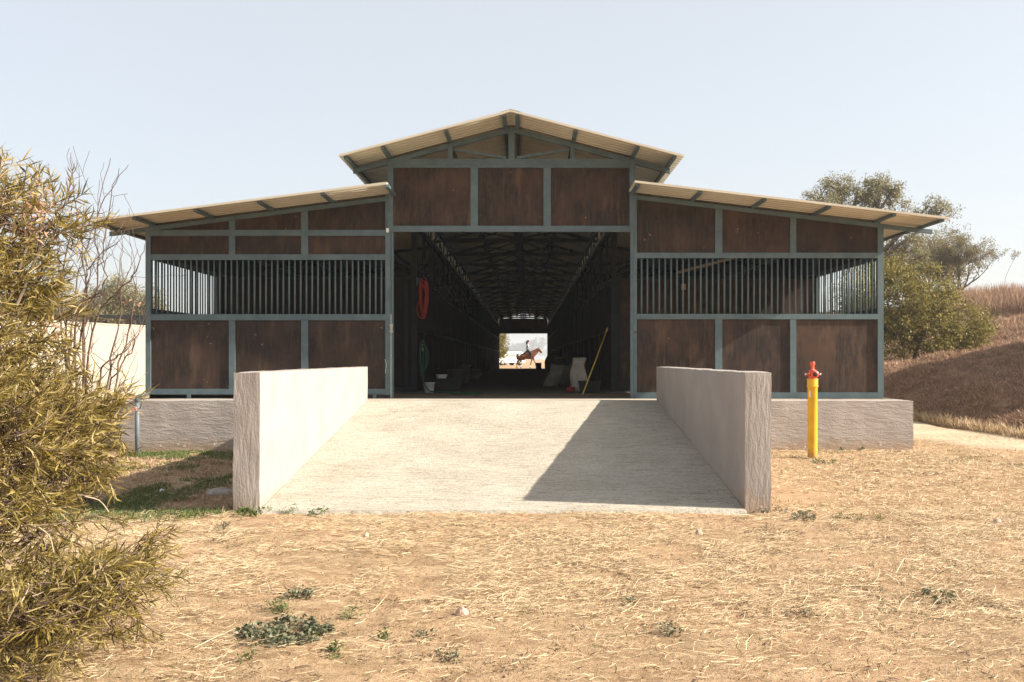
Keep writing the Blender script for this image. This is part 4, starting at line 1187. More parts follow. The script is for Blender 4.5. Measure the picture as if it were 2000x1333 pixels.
def blob_tree(name, loc, label, cat, lobes, leafmat, nclump, per, cl_r, leaf, seed, trunk, group=None, barkmat='bark', nbranch=14):
    """dense tree: foliage clumps spread through and over several uneven lobes (centre, radii)"""
    r = np.random.default_rng(seed)
    root = thing(name, loc, label, cat, group)
    C_ = np.array([l[0] for l in lobes]); R_ = np.array([l[1] for l in lobes])
    vol = R_.prod(1) ** (2 / 3); pk = r.choice(len(lobes), nclump, p=vol / vol.sum())
    g = r.normal(size=(nclump, 3)); g /= np.linalg.norm(g, axis=1)[:, None]
    g *= (r.uniform(0.35, 1.0, (nclump, 1)) ** 0.5) * r.uniform(0.85, 1.1, (nclump, 1))
    CC = C_[pk] + g * R_[pk]
    CC = CC[CC[:, 2] > 0.12]
    n = len(CC) * per
    k = np.repeat(np.arange(len(CC)), per)
    q = np.clip(r.normal(size=(n, 3)), -1.7, 1.7) * cl_r * 0.55 * r.uniform(0.6, 1.5, len(CC))[k][:, None]
    P_ = CC[k] + q
    dr_ = r.normal(size=(n, 3)) + g[:len(CC)][k] * 0.6
    link("foliage", leaves_mesh("foliage", P_, dr_, r.uniform(0.7, 1.3, n) * leaf[0], r.uniform(0.7, 1.3, n) * leaf[1], M[leafmat], 0.3, seed, 1), root, kind='stuff')
    if trunk[0] == 'auto':
        _, fork, rad = trunk; z0 = -0.3; fk = (C_[:, 0].mean() * 0.25, 0, fork)
        trunk = [((0, 0, z0), fk, rad)] + [(fk, tuple(c_ * np.array([0.93, 0.93, 0.97])), rad * 0.5) for c_ in C_ if c_[2] > fork]
    tk = MB(); br = MB()
    for (a, b, rad) in trunk:
        a = Vector(a); b = Vector(b); m_ = (a + b) / 2 + Vector((r.normal() * 0.05, r.normal() * 0.05, 0.03)) * (b - a).length
        tk.tube(smooth_path([a, m_, b], 4), list(np.linspace(rad, rad * 0.55, 9)), 7, cap=False)
    lpart("trunk", tk, M[barkmat], root, True)
    top = [Vector(t_[1]) for t_ in trunk]
    for i in range(nbranch):
        c = Vector(CC[r.integers(len(CC))]); s_ = min(top, key=lambda q_: (q_ - c).length)
        m_ = (s_ + c) / 2 + Vector(r.normal(size=3)) * 0.12 * (c - s_).length
        br.tube(smooth_path([s_, m_, c], 3), list(np.linspace(trunk[0][2] * 0.4, 0.012, 7)), 5, cap=False)
    lpart("branches", br, M[barkmat], root, True, kind='stuff')
    return root

# right: thicket at the foot of the embankment
x0_ = 13.4; y0_ = 34.0
blob_tree("thicket_bush", (x0_, y0_, float(HT(x0_, y0_))), 'dense yellow-green bush at the foot of the embankment right of the stable', 'bush',
     [((-0.6, 0, 2.3), (1.9, 1.6, 1.4)), ((0.9, 0.2, 1.7), (1.5, 1.4, 1.3)), ((-1.6, -0.3, 2.6), (1.2, 1.3, 1.3)), ((-0.7, -0.6, 1.2), (1.6, 1.2, 0.9)), ((1.7, 0.3, 1.2), (0.75, 1.0, 0.8)), ((-1.9, 0.5, 1.3), (1.0, 1.2, 1.2)), ((-0.9, 0.2, 3.2), (0.9, 0.9, 0.65))],
     'thicket', 620, 62, 0.27, (0.12, 0.045), 11, [((-0.7, -0.5, -0.2), (-0.6, -0.4, 1.6), 0.09), ((-0.3, 0, -0.2), (0.4, 0, 1.7), 0.08), ((-1.4, 0, -0.2), (-1.7, 0.1, 1.8), 0.09), ((0.5, 0.2, -0.2), (1.4, 0.2, 1.3), 0.07)], nbranch=40)
# gum tree
gx_, gy_ = 18.6, 52.0
rt, T = None, None
def gum(loc, lobes, seed, label, n=330, per=55, mat='gum', leaf=(0.15, 0.045), clr=0.26):
    return blob_tree("gum_tree", loc, label, 'tree', lobes, mat, n, per, clr, leaf, seed,
        ('auto', 2.2, 0.2), nbranch=46)
# crown lobes placed as uneven clusters with sky between
G = 52.0; gk = G / FL
def LB(px, py, rx, rz, D, base):
    x_, z_ = F(px, py, D)
    return ((x_ - base[0], np.random.default_rng(int(px)).uniform(-0.8, 0.8), z_ - base[2]), (rx * D / FL, rx * D / FL * 0.8, rz * D / FL))
gb = (F(1690, 0, G)[0], G, float(HT(F(1690, 0, G)[0], G)))
gl = [LB(1640, 365, 34, 26, G, gb), LB(1668, 395, 44, 34, G, gb), LB(1712, 392, 40, 34, G, gb), LB(1718, 362, 28, 18, G, gb), LB(1590, 387, 26, 14, G, gb), LB(1610, 400, 32, 18, G, gb), LB(1736, 372, 14, 18, G, gb),
      LB(1758, 412, 16, 12, G, gb), LB(1828, 395, 20, 12, G, gb), LB(1845, 412, 24, 13, G, gb), LB(1808, 415, 26, 10, G, gb), LB(1775, 478, 28, 22, G, gb), LB(1745, 500, 26, 30, G, gb), LB(1700, 450, 40, 30, G, gb), LB(1790, 505, 22, 16, G, gb)]
gum(gb, gl, 21, 'tall grey-green gum tree rising behind the right wing roof', 430, 46)
# acacia on the embankment
ab_x, ab_D = F(1872, 0, 54)[0], 54.0
az = float(HT(ab_x, ab_D))
root, T = tree("acacia_tree", (ab_x, ab_D, az - 0.3), 'spreading thin-leaved thorn tree on top of the embankment', 'tree', 1.55, 0.13, 4, 'acacia', 15000, 0.34, (0.11, 0.035), 31,
     spread=0.62, up=0.22, shrink=0.78, stems=3, kids=(2, 2), flat=0.5)
# more scrub between gum and acacia, behind the bush
sb = (F(1815, 0, 58)[0], 58.0, float(HT(F(1815, 0, 58)[0], 58)))
blob_tree("thorn_shrub", sb, 'grey-brown rounded shrub between the gum tree and the thorn tree', 'shrub', [LB(1818, 490, 46, 30, 58, sb), LB(1850, 500, 34, 26, 58, sb), LB(1780, 520, 40, 26, 58, sb), LB(1835, 525, 60, 20, 58, sb)],
     'acacia', 190, 55, 0.45, (0.17, 0.06), 33, [((0, 0, -0.3), (0, 0, 1.4), 0.1), ((0.3, 0, -0.3), (1.0, 0, 1.6), 0.08)], nbranch=30)
# aloe-like stalk on the bank
sx_, sD = F(1984, 0, 60)[0], 60.0
blob_tree("flower_stalk", (sx_, sD, float(HT(sx_, sD))), 'thin bare plant stalk on the embankment skyline at far right', 'plant', [((0, 0, F(0, 497, 60)[1] - float(HT(sx_, sD))), (0.22, 0.2, 0.3))], 'acacia', 14, 9, 0.12, (0.12, 0.04), 35,
     [((0, 0, -0.2), (0, 0, F(0, 500, 60)[1] - float(HT(sx_, sD))), 0.014)], nbranch=5)
# trees behind the cream wall
D = 60.0; tb = (F(225, 0, D)[0], D, 0.1)
blob_tree("garden_tree", tb, 'rounded olive tree behind the cream wall next to the stable', 'tree', [LB(232, 560, 30, 24, D, tb), LB(205, 585, 45, 26, D, tb), LB(185, 605, 40, 26, D, tb), LB(262, 598, 40, 26, D, tb), LB(225, 620, 60, 20, D, tb), LB(290, 590, 30, 30, D, tb)],
     'gum', 330, 55, 0.40, (0.17, 0.055), 41, ('auto', 1.8, 0.16), nbranch=26)
D = 66.0; tb = (F(90, 0, D)[0], D, 0.2)
blob_tree("garden_tree", tb, 'low grey-green tree behind the bare shrub at far left', 'tree', [LB(110, 600, 40, 22, D, tb), LB(70, 612, 50, 24, D, tb), LB(150, 618, 30, 16, D, tb), LB(20, 605, 45, 30, D, tb)],
     'gum', 220, 55, 0.42, (0.19, 0.06), 43, ('auto', 1.8, 0.16), nbranch=22)

# far trees beyond the yard
def far_tree(x, y, h, w, seed, label):
    r = np.random.default_rng(seed)
    lobes = []
    for k in range(6):
        lobes.append(((r.uniform(-w, w) * 0.5, r.uniform(-w, w) * 0.4, h * r.uniform(0.45, 0.8)), (w * r.uniform(0.3, 0.5), w * 0.4, h * r.uniform(0.16, 0.26))))
    lobes.append(((0, 0, h * 0.35), (w * 0.55, w * 0.4, h * 0.2)))
    blob_tree("field_tree", (x, y, 0.66), label, 'tree', lobes, 'fartree', 150, 45, h * 0.06, (h * 0.045, h * 0.02), seed, [((0, 0, -0.3), (0, 0, h * 0.5), h * 0.025)], 'hazy trees on the far side of the field', nbranch=12)
def ft(px, D, h, w, seed, label): far_tree(F(px, 0, D)[0], D, h, w, seed, label)
ft(1000, 1600, 22, 27, 51, 'lowest hazy tree left of the rider in the far doorway')
ft(1015, 1680, 31, 25, 52, 'middle hazy tree directly behind the rider')
ft(1040, 1600, 36, 36, 53, 'broadest hazy tree right of the rider in the far doorway')
ft(1072, 1950, 24, 56, 54, 'low hazy tree at the right of the far doorway')
ft(985, 1950, 27, 56, 55, 'low hazy tree behind the parked cars')
for i, (fx_, fd_, fh_) in enumerate([(-560, 1000, 24), (-330, 900, 20), (330, 1000, 24), (520, 950, 22)]):
    far_tree(fx_, fd_, fh_, 26, 60 + i, ['hazy field tree far left beyond the cream wall', 'second hazy field tree far left beyond the cream wall', 'hazy field tree hidden beyond the embankment', 'farthest right hazy field tree beyond the embankment'][i])
D = 106.0; tb = (-3.3, D, float(H0(-3.3, D)))
blob_tree("yard_tree", tb, 'sunlit yellow-green tree at the left of the far doorway', 'tree', [((0.3, 0, 2.3), (0.95, 1.0, 1.5)), ((0.0, 0, 3.6), (1.3, 1.2, 1.5)), ((-1.0, 0, 2.9), (1.3, 1.2, 1.6)), ((0.4, 0, 1.5), (0.9, 0.8, 0.5))],
     'thicket', 200, 45, 0.4, (0.2, 0.08), 71, [((0, 0, -0.2), (0, 0, 2.0), 0.12)], nbranch=16)

# foreground bush, long narrow leaves
def big_bush():
    r = np.random.default_rng(99)
    base = Vector((-2.75, 4.75, 0.0))
    root = thing("willow_leaved_bush", base, 'large bush with long narrow olive leaves filling the left foreground', 'bush')
    #  px, py, rx, ry, twigs, lean right, lift
    E = [(20, 330, 50, 50, 38, 0.2, 1.0), (70, 350, 40, 45, 24, 0.3, 1.0), (100, 395, 40, 30, 26, 0.7, 0.45), (30, 430, 60, 40, 55, 0.5, 0.4), (90, 450, 35, 40, 36, 0.5, 0.3),
         (30, 520, 60, 50, 90, 0.6, 0.5), (70, 545, 45, 40, 60, 0.7, 0.4), (40, 620, 70, 60, 110, 0.6, 0.5), (85, 665, 30, 40, 30, 0.8, 0.3), (30, 720, 70, 50, 90, 0.6, 0.4),
         (100, 760, 55, 45, 75, 0.8, 0.5), (160, 790, 45, 40, 60, 0.9, 0.5), (60, 810, 80, 50, 110, 0.6, 0.4), (160, 860, 45, 40, 60, 0.8, 0.2), (90, 890, 70, 50, 95, 0.7, 0.1),
         (110, 960, 55, 35, 50, 0.7, -0.2), (30, 950, 70, 60, 90, 0.4, 0.2), (20, 1040, 60, 60, 60, 0.4, 0.2), (110, 1040, 40, 40, 18, 0.6, -0.3),
         (60, 1120, 70, 50, 55, 0.5, 0.2), (150, 1150, 50, 40, 60, 0.8, 0.4), (215, 1165, 55, 40, 75, 0.9, 0.2), (250, 1110, 38, 16, 26, 1.0, 0.4), (265, 1180, 30, 40, 40, 0.6, -0.1), (295, 1085, 22, 10, 14, 1.0, 0.45),
         (40, 1210, 80, 50, 90, 0.5, 0.2), (150, 1240, 80, 50, 95, 0.6, 0.0), (60, 1290, 90, 50, 90, 0.4, 0.1), (230, 1240, 45, 30, 32, 0.7, -0.3)]
    P_ = []; Dd = []; LL = []
    stems = MB(); tw = MB(); pale = MB(); pods = []; pdir = []
    for (px, py, rx, ry, n, lr, lift) in E:
        px -= 52 * lr + 8; py += 48 * max(lift, 0) + (22 if py < 460 else 0); n = int(n * 0.88)
        if 440 < py < 800 and px < 100: px -= 42
        if py > 1050 and px > 60: px -= 26
        D0 = 4.75
        cx, cz = F(px, py, D0)
        c = Vector((cx, D0 + r.uniform(-0.2, 0.2), cz)) - base
        st = Vector((c.x * 0.15 + r.normal() * 0.05, r.normal() * 0.06, -0.02))
        m1 = Vector((c.x * 0.3 - 0.12, c.y * 0.3, c.z * 0.45)); m2 = Vector((c.x * 0.72, c.y * 0.8, c.z * 0.85))
        pth_ = smooth_path([st, m1, m2, c], 5)
        stems.tube(pth_, list(np.linspace(0.016, 0.006, len(pth_))), 6, cap=False)
        ns = max(4, n // 5)
        subs = []
        for k in range(ns):
            a = r.uniform(0, 2 * math.pi); q = math.sqrt(r.random())
            x_, z_ = F(px + rx * q * math.cos(a), py + ry * q * math.sin(a), D0)
            e_ = Vector((x_, D0 + r.uniform(-0.45, 0.5), z_)) - base
            mid = (c + e_) / 2 + Vector(r.normal(size=3)) * 0.04
            tw.tube(smooth_path([pth_[-4], mid, e_], 3), list(np.linspace(0.0055, 0.0028, 7)), 4, cap=False)
            subs.append(e_)
        for k in range(n):
            a = r.uniform(0, 2 * math.pi); q = math.sqrt(r.random())
            x_, z_ = F(px + rx * q * math.cos(a), py + ry * q * math.sin(a), D0)
            s_ = Vector((x_, D0 + r.uniform(-0.5, 0.55), z_)) - base
            if s_.z < 0.03: continue
            dd = Vector((lr + r.normal() * 0.55, r.normal() * 0.55, lift + r.normal() * 0.45)).normalized()
            Lt = r.uniform(0.13, 0.26)
            pt = [s_]; d2 = dd.copy()
            for j in range(4):
                d2 = (d2 + Vector((r.normal() * 0.1, r.normal() * 0.1, r.normal() * 0.1 + 0.04))).normalized()
                pt.append(pt[-1] + d2 * Lt / 4)
            (pale if r.random() < 0.3 else tw).tube(pt, [0.0028, 0.0025, 0.0022, 0.002, 0.0015], 4, cap=False)
            if r.random() < 0.6:
                near = min(subs, key=lambda u: (u - s_).length)
                tw.tube([near, (near + s_) / 2 + Vector(r.normal(size=3)) * 0.01, s_], 0.0025, 4, cap=False)
            nl = int(r.integers(14, 24))
            for j in range(nl):
                t_ = r.uniform(0.05, 1.0) * 4; i0 = min(3, int(t_)); b = pt[i0].lerp(pt[i0 + 1], t_ - i0)
                out = Vector(r.normal(size=3)); out = (out - d2 * out.dot(d2)).normalized()
                ld = (d2 * r.uniform(0.5, 1.1) + out * r.uniform(0.4, 0.95) + Vector((0, 0, -0.12))).normalized()
                P_.append(b[:]); Dd.append(ld[:]); LL.append(r.uniform(0.045, 0.105))
    P_ = np.array(P_); Dd = np.array(Dd); LL = np.array(LL)
    link("foliage", leaves_mesh("foliage", P_, Dd, LL, LL * 0.045 + 0.0028, M['bush'], 0.45, 5, 2), root, kind='stuff')
    # dry seed clusters
    pc = [(10, 405), (60, 410), (100, 415), (108, 425), (122, 420), (85, 440), (5, 380), (10, 470), (60, 455), (128, 408), (112, 385), (20, 440), (120, 640), (95, 1170), (130, 395)]
    pp = []; pd = []
    for (px, py) in pc:
        x_, z_ = F(px, py, 4.6); c = Vector((x_, 4.6 + r.uniform(-0.2, 0.2), z_)) - base
        for k in range(9):
            pp.append((c + Vector(r.normal(size=3)) * 0.025)[:]); pd.append((Vector(r.normal(size=3)) + Vector((0.4, 0, -0.4)))[:])
    link("seed_pods", leaves_mesh("seed_pods", np.array(pp), np.array(pd), np.random.default_rng(1).uniform(0.02, 0.045, len(pp)), 0.008, M['pod'], 0.6, 8, 2), root, kind='stuff')
    lpart("stems", stems, M['bark'], root, True)
    lpart("twigs", tw, M['twig'], root, True, kind='stuff')
    lpart("dry_twigs", pale, M['palestem'], root, True, kind='stuff')
    # bare pale sticks low in the bush
    for (a, b, D_) in (((15, 1100), (70, 1060), 4.4), ((40, 1180), (55, 1140), 4.3), ((75, 1030), (105, 1080), 4.4), ((5, 1155), (75, 1165), 4.35), ((165, 970), (212, 1000), 4.5)):
        xa, za = F(a[0], a[1], D_); xb, zb_ = F(b[0], b[1], D_)
        lpart("dead_stick", MB().tube(smooth_path([Vector((xa, D_, za)) - base, Vector(((xa + xb) / 2, D_ + 0.03, (za + zb_) / 2 + 0.012)) - base, Vector((xb, D_, zb_)) - base], 3), 0.003, 5), M['palestem'], root, True)
big_bush()

# bare shrub between bush and stable
def bare_shrub():
    r = np.random.default_rng(17)
    D0 = 10.0
    bx_, _ = F(165, 0, D0)
    base = Vector((bx_, D0, 0.0))
    root = thing("bare_shrub", base, 'leafless dark-stemmed shrub between the leafy bush and the stable', 'shrub')
    main = MB(); fine = MB(); pp = []; pd = []
    S = [  # polylines in photo pixels at roughly D0
        [(190, 900), (215, 760), (262, 680), (300, 640)], [(175, 900), (165, 720), (168, 560), (148, 380), (140, 300)], [(150, 900), (118, 760), (100, 700), (60, 640)],
        [(170, 900), (150, 700), (185, 560), (190, 420), (248, 322)], [(175, 900), (160, 620), (178, 520), (236, 470)], [(180, 900), (195, 740), (240, 690), (290, 655)],
        [(165, 900), (130, 640), (128, 500), (170, 390)], [(160, 900), (120, 680), (112, 540), (115, 430)], [(185, 900), (230, 740), (275, 600), (280, 520)], [(185, 900), (200, 800), (250, 770), (292, 735)],
        [(150, 900), (135, 700), (150, 560), (175, 480), (216, 310)], [(170, 900), (180, 650), (255, 540), (285, 478)], [(190, 900), (215, 720), (240, 600), (238, 480)], [(150, 900), (95, 740), (75, 640), (70, 590)], [(180, 900), (150, 640), (200, 560), (197, 480), (235, 330)]]
    for pl in S:
        dj = r.uniform(-0.7, 0.7)
        pts_ = []
        for (px, py) in pl:
            px = min(px, 262) if py > 500 else px
            f_ = (900 - py) / 600
            Dq = D0 + dj * f_
            x_, z_ = F(px + r.uniform(-4, 4), py, Dq)
            pts_.append(Vector((x_, Dq, max(0.0, z_))) - base)
        pts_[0].z = -0.05; pts_[0].x *= 0.5
        pth_ = smooth_path(pts_, 7)
        pth_ = [p + Vector(r.normal(size=3)) * 0.010 for p in pth_]
        rr = list(np.linspace(0.014, 0.0028, len(pth_)))
        main.tube(pth_, rr, 6, cap=False)
        L = len(pth_)
        for i in range(4, L - 4):
            if r.random() < 0.45:
                tn = (pth_[min(i + 1, L - 1)] - pth_[i - 1]).normalized()
                d_ = (tn + Vector((r.normal() * 0.75 - 0.05, r.normal() * 0.6, r.normal() * 0.45 + 0.15))).normalized()
                tubes = []; tips = []
                grow(r, pth_[i], d_, r.uniform(0.15, 0.42), rr[i] * 0.5, 1, tubes, tips, 0.45, (1, 2), 0.15, 0.7, 0.10, 0.0022, False)
                for a, b in tubes: fine.tube(a, [max(0.0022, q) for q in b], 4, cap=False)
                if r.random() < 0.04: pp.append(tips[0][0])
    lpart("stems", main, M['twig'], root, True)
    lpart("twigs", fine, M['twig'], root, True, kind='stuff')
    P2 = []; D2 = []
    for p in pp:
        for k in range(6):
            P2.append((p + Vector(r.normal(size=3)) * 0.012)[:]); D2.append(r.normal(size=3))
    if P2: link("dry_leaves", leaves_mesh("dry_leaves", np.array(P2), np.array(D2), 0.045, 0.018, M['pod'], 0.5, 3, 2), root, kind='stuff')
bare_shrub()

# ------------------------------------------------------------------ straw, grass, weeds
def scatter(n, x0, x1, y0, y1, dens, seed, hf=H0):
    r = np.random.default_rng(seed)
    # sample with density falling with distance so near ground is well covered
    x = r.uniform(x0, x1, n); y = y0 + (y1 - y0) * r.random(n)
    k = r.random(n) < dens(x, y)
    x = x[k]; y = y[k]
    return x, y, hf(x, y)
def blocked(x, y):
    m = (x > WL0 - 0.02) & (x < WR1 + 0.02) & (y > 9.2) & (y < 16)
    m |= (x > -6.42) & (x < 6.1) & (y > 15.55) & (y < 83)
    return m
def straw_layer(name, n, x0, x1, y0, y1, lmin, lmax, w, seed, thr, lift):
    r = np.random.default_rng(seed)
    def dens(x, y):
        big_ = vnoise(x, y * 0.6, 1.0, 21) * 0.5 + vnoise(x, y * 0.7, 0.3, 22) * 0.5
        d_ = ss((big_ - thr) / 0.25)
        bare = np.maximum(ss((7.2 - y) / 2.4) * 0.90 * (0.55 + 0.45 * ss((x + 1.6) / 1.2)), 0.75 * ss((vnoise(x, y * 0.7, 1.6, 44) - 0.62) / 0.12))
        right = ss((x - 3.0) / 3.0) * ss((9.5 - y) / 2.5) * 0.5
        cl = np.clip(1 - bare - right, 0.10, 1)
        return np.where(blocked(x, y), 0, np.clip(d_ * cl + 0.04, 0, 1)) * (np.abs(x + 0.0) < y * 0.62)
    x, y, z = scatter(n, x0, x1, y0, y1, dens, seed)
    m = len(x)
    ang = r.normal(0.42, 0.55, m) + np.where(r.random(m) < 0.2, r.uniform(-1.5, 1.5, m), 0) + np.where(r.random(m) < 0.5, math.pi, 0)
    el = np.abs(r.normal(0.0, 0.10, m)) * lift
    L = r.uniform(lmin, lmax, m) * r.uniform(0.5, 1, m)
    d_ = np.stack([np.cos(ang) * np.cos(el), np.sin(ang) * np.cos(el), np.sin(el)], -1)
    P_ = np.stack([x, y, z + 0.004 + r.uniform(0, 0.014, m)], -1)
    S_ = np.stack([-np.sin(ang), np.cos(ang), r.normal(0, 0.6, m)], -1); S_ /= np.linalg.norm(S_, axis=1)[:, None]
    wd = (w * r.uniform(0.6, 1.3, m))[:, None]
    cv = (r.normal(0, 0.12, m) * L)[:, None] * np.stack([-np.sin(ang), np.cos(ang), np.abs(r.normal(0, 0.5, m))], -1)
    mid = P_ + d_ * L[:, None] * 0.5 + cv; tip = P_ + d_ * L[:, None]
    V = np.stack([P_ - S_ * wd / 2, P_ + S_ * wd / 2, mid - S_ * wd / 2, mid + S_ * wd / 2, tip - S_ * wd * 0.2, tip + S_ * wd * 0.2], 1)
    b = (np.arange(m) * 6)[:, None]
    fcs = np.concatenate([b + np.array([[0, 1, 3, 2]]), b + np.array([[2, 3, 5, 4]])], 1).reshape(-1, 4)
    link(name, np_mesh(name, V.reshape(-1, 3), fcs, M['straw']), kind='stuff', label='loose dry straw and mown grass lying over the yard')
straw_layer("straw", 330000, -5.5, 5.5, 3.9, 9.6, 0.025, 0.13, 0.0027, 1, 0.31, 1.6)
straw_layer("straw", 22000, -5.5, 5.5, 3.9, 9.4, 0.10, 0.36, 0.0029, 2, 0.40, 0.9)
straw_layer("straw", 170000, -10, 10, 9.2, 18, 0.04, 0.15, 0.0042, 3, 0.32, 1.8)
straw_layer("straw", 30000, -16, 12, 17, 30, 0.05, 0.18, 0.009, 4, 0.32, 1.6)

def blades(name, x, y, z, h, w, mat, seed, lean=0.35, **pr):
    r = np.random.default_rng(seed); m = len(x)
    d_ = np.stack([r.normal(0, lean, m), r.normal(0, lean, m), np.ones(m)], -1)
    L = h * r.uniform(0.5, 1.25, m)
    me = leaves_mesh(name, np.stack([x, y, z - 0.005], -1), d_, L, w * r.uniform(0.7, 1.3, m), M[mat], 0.5, seed, 2)
    return link(name, me, kind='stuff', **pr)
# green grass left of the ramp
def dg(x, y):
    n_ = vnoise(x, y * 0.7, 0.8, 31) * 0.55 + vnoise(x, y, 0.25, 32) * 0.45
    reg_ = ss((x + 6.6) / 0.6) * ss((-2.65 - x) / 0.15) * ss((y - 8.6) / 0.8) * ss((15.8 - y) / 0.3)
    return np.where(blocked(x, y), 0, (ss((n_ - 0.44) / 0.16)) * reg_)
x, y, z = scatter(110000, -7, -2.6, 8.8, 15.8, dg, 71)
blades("green_grass", x, y, z, 0.06, 0.007, 'green', 72, 0.7, label='green grass growing in patches left of the ramp')
def dgb(x, y):
    return np.where(blocked(x, y), 0, ss((0.62 - vnoise(x, y * 0.7, 0.8, 31)) / 0.3) * ((x < -2.8) & (y > 9)))
x, y, z = scatter(26000, -7.5, -2.6, 9, 15.8, dgb, 171)
blades("dry_grass", x, y, z, 0.075, 0.006, 'stalk', 172, 0.9, label='brown dry grass between the green patches left of the ramp')
# short tufts along wall feet and right of the ramp
def dg2(x, y):
    n_ = vnoise(x, y, 0.45, 33)
    foot = np.exp(-((y - 15.35) / 0.35) ** 2) * (x > 2.2) + 0.30 * (x > 2.3) * (x < 7) * (y > 9.0) * (y < 15.4) + 0.12 * (y < 9.2)
    return np.where(blocked(x, y), 0, ss((n_ - 0.62) / 0.14) * foot)
x, y, z = scatter(90000, -4, 8, 4.5, 15.6, dg2, 73)
blades("green_grass", x, y, z, 0.04, 0.006, 'green', 74, 0.7, label='sparse green shoots at the right plinth and in the dry yard')
# dry standing grass at the feet of things and yard fringe
def dg3(x, y):
    n_ = vnoise(x, y, 0.5, 35)
    return np.where(blocked(x, y), 0, ss((n_ - 0.5) / 0.2) * 0.6 * (np.abs(x) > 2.3))
x, y, z = scatter(26000, -9, 9, 9.0, 17, dg3, 75)
blades("dry_grass", x, y, z, 0.06, 0.006, 'straw', 76, 0.8, label='short dry grass standing around the plinth')
# embankment grass
def db(x, y):
    h_ = HB(x, y)
    return np.where(h_ > 0.05, 1.0, 0.0) * (0.12 + 0.88 * ss((vnoise(x, y, 0.55, 36) * 0.6 + vnoise(x, y, 1.6, 37) * 0.4 - 0.40) / 0.2)) * (x < y * 0.53 + 0.4) * (x > y * 0.33)
x, y, z = scatter(300000, 7, 20, 16, 38, db, 77, HT)
r = np.random.default_rng(3)
blades("bank_grass", x, y, z - 0.03, 0.08 + 0.17 * vnoise(x, y, 0.5, 38) ** 2, 0.012, 'stalk', 78, 0.9, label='short brown dry grass covering the embankment slope')
def db2(x, y):
    return (HB(x, y) > 2.6) * (x < y * 0.54 + 0.5) * (x > y * 0.38)
x, y, z = scatter(110000, 14, 34, 36, 62, db2, 79, HT)
blades("tall_grass", x, y, z - 0.03, 0.75, 0.02, 'stalk', 80, 0.18, label='tall dry grass along the top of the embankment')
x, y, z = scatter(90000, 13, 28, 30, 46, lambda x, y: (HB(x, y) > 0.3) * (x < y * 0.54 + 0.5) * 1.0 * (x > y * 0.38), 81, HT)
blades("bank_grass", x, y, z - 0.03, 0.28, 0.018, 'stalk', 82, 0.5, label='rough brown grass on the far embankment slope')
# fringe at the road edge
t_ = np.random.default_rng(9)
x = t_.uniform(7.2, 10, 6000); y = 17.7 - (x - 8.75) / 0.28 * 1.0 + t_.normal(0, 0.25, 6000)
k = (y > 15.5) & (y < 23); x, y = x[k], y[k]
blades("dry_grass", x, y, HT(x, y), 0.22, 0.010, 'straw', 83, 0.45, label='pale grass fringe between the dirt road and the embankment')

# dark dead litter and dried weeds through the straw
M['litter'] = leaf_mat("dead_litter", [(0.12, 0.08, 0.045), (0.18, 0.13, 0.075), (0.10, 0.10, 0.05), (0.22, 0.17, 0.11), (0.075, 0.05, 0.03)], 0.1, 0.8)
def dl(x, y):
    c_ = ss((vnoise(x, y, 0.16, 61) - 0.68) / 0.10) * ss((vnoise(x, y, 0.9, 62) - 0.42) / 0.2) + 0.03
    return np.where(blocked(x, y), 0, c_) * (np.abs(x) < y * 0.6)
x, y, z = scatter(120000, -5.5, 6, 4.0, 9.6, dl, 63)
r = np.random.default_rng(64); m = len(x)
d_ = r.normal(size=(m, 3)); d_[:, 2] = np.abs(d_[:, 2]) * 0.45
link("litter", leaves_mesh("litter", np.stack([x, y, z], -1), d_, r.uniform(0.012, 0.04, m), 0.0045, M['litter'], 0.5, 65, 2), kind='stuff', label='small dark dried weeds and litter caught in the straw')
x, y, z = scatter(60000, -8, 9, 9.3, 15.5, dl, 66)
r = np.random.default_rng(67); m = len(x)
d_ = r.normal(size=(m, 3)); d_[:, 2] = np.abs(d_[:, 2]) * 0.6
link("litter", leaves_mesh("litter", np.stack([x, y, z], -1), d_, r.uniform(0.02, 0.06, m), 0.007, M['litter'], 0.5, 68, 2), kind='stuff', label='dark dried weeds in the grass beside the ramp')

# weed clumps (things)
def weed(px, py, rx, ry, n, leaf, mat, label, seed, h=0.05):
    D = CZ * FL / (py - VY)
    x = (px - VX) * D / FL; zg = float(H0(x, D)); D = (CZ - zg) * FL / (py - VY); x = (px - VX) * D / FL
    wx = rx * D / FL; wy = ry * D * D / (CZ * FL)
    r = np.random.default_rng(seed)
    root = thing("weed_clump", (x, D, zg), label, 'weed', 'green weeds in the dry yard')
    nc = max(3, n // 14)
    a = r.uniform(0, 6.28, nc); q = np.sqrt(r.random(nc))
    C_ = np.stack([wx * q * np.cos(a), wy * q * np.sin(a)], -1)
    k = r.integers(0, nc, n)
    P_ = np.concatenate([C_[k] + r.normal(0, 0.018, (n, 2)), r.uniform(0.0, h, (n, 1))], 1)
    d_ = r.normal(size=(n, 3)); d_[:, 2] = np.abs(d_[:, 2]) * 0.5
    link("leaves", leaves_mesh("leaves", P_, d_, r.uniform(0.6, 1.3, n) * leaf[0], r.uniform(0.7, 1.2, n) * leaf[1], M[mat], 0.6, seed, 2), root, kind='stuff')
    st = MB()
    for i in range(min(14, nc)):
        st.tube([(0, 0, 0.0), (C_[i, 0] * 0.5, C_[i, 1] * 0.5, 0.012), (C_[i, 0], C_[i, 1], h * 0.6)], 0.0016, 4, cap=False)
    lpart("runners", st, M['twig'], root, True)
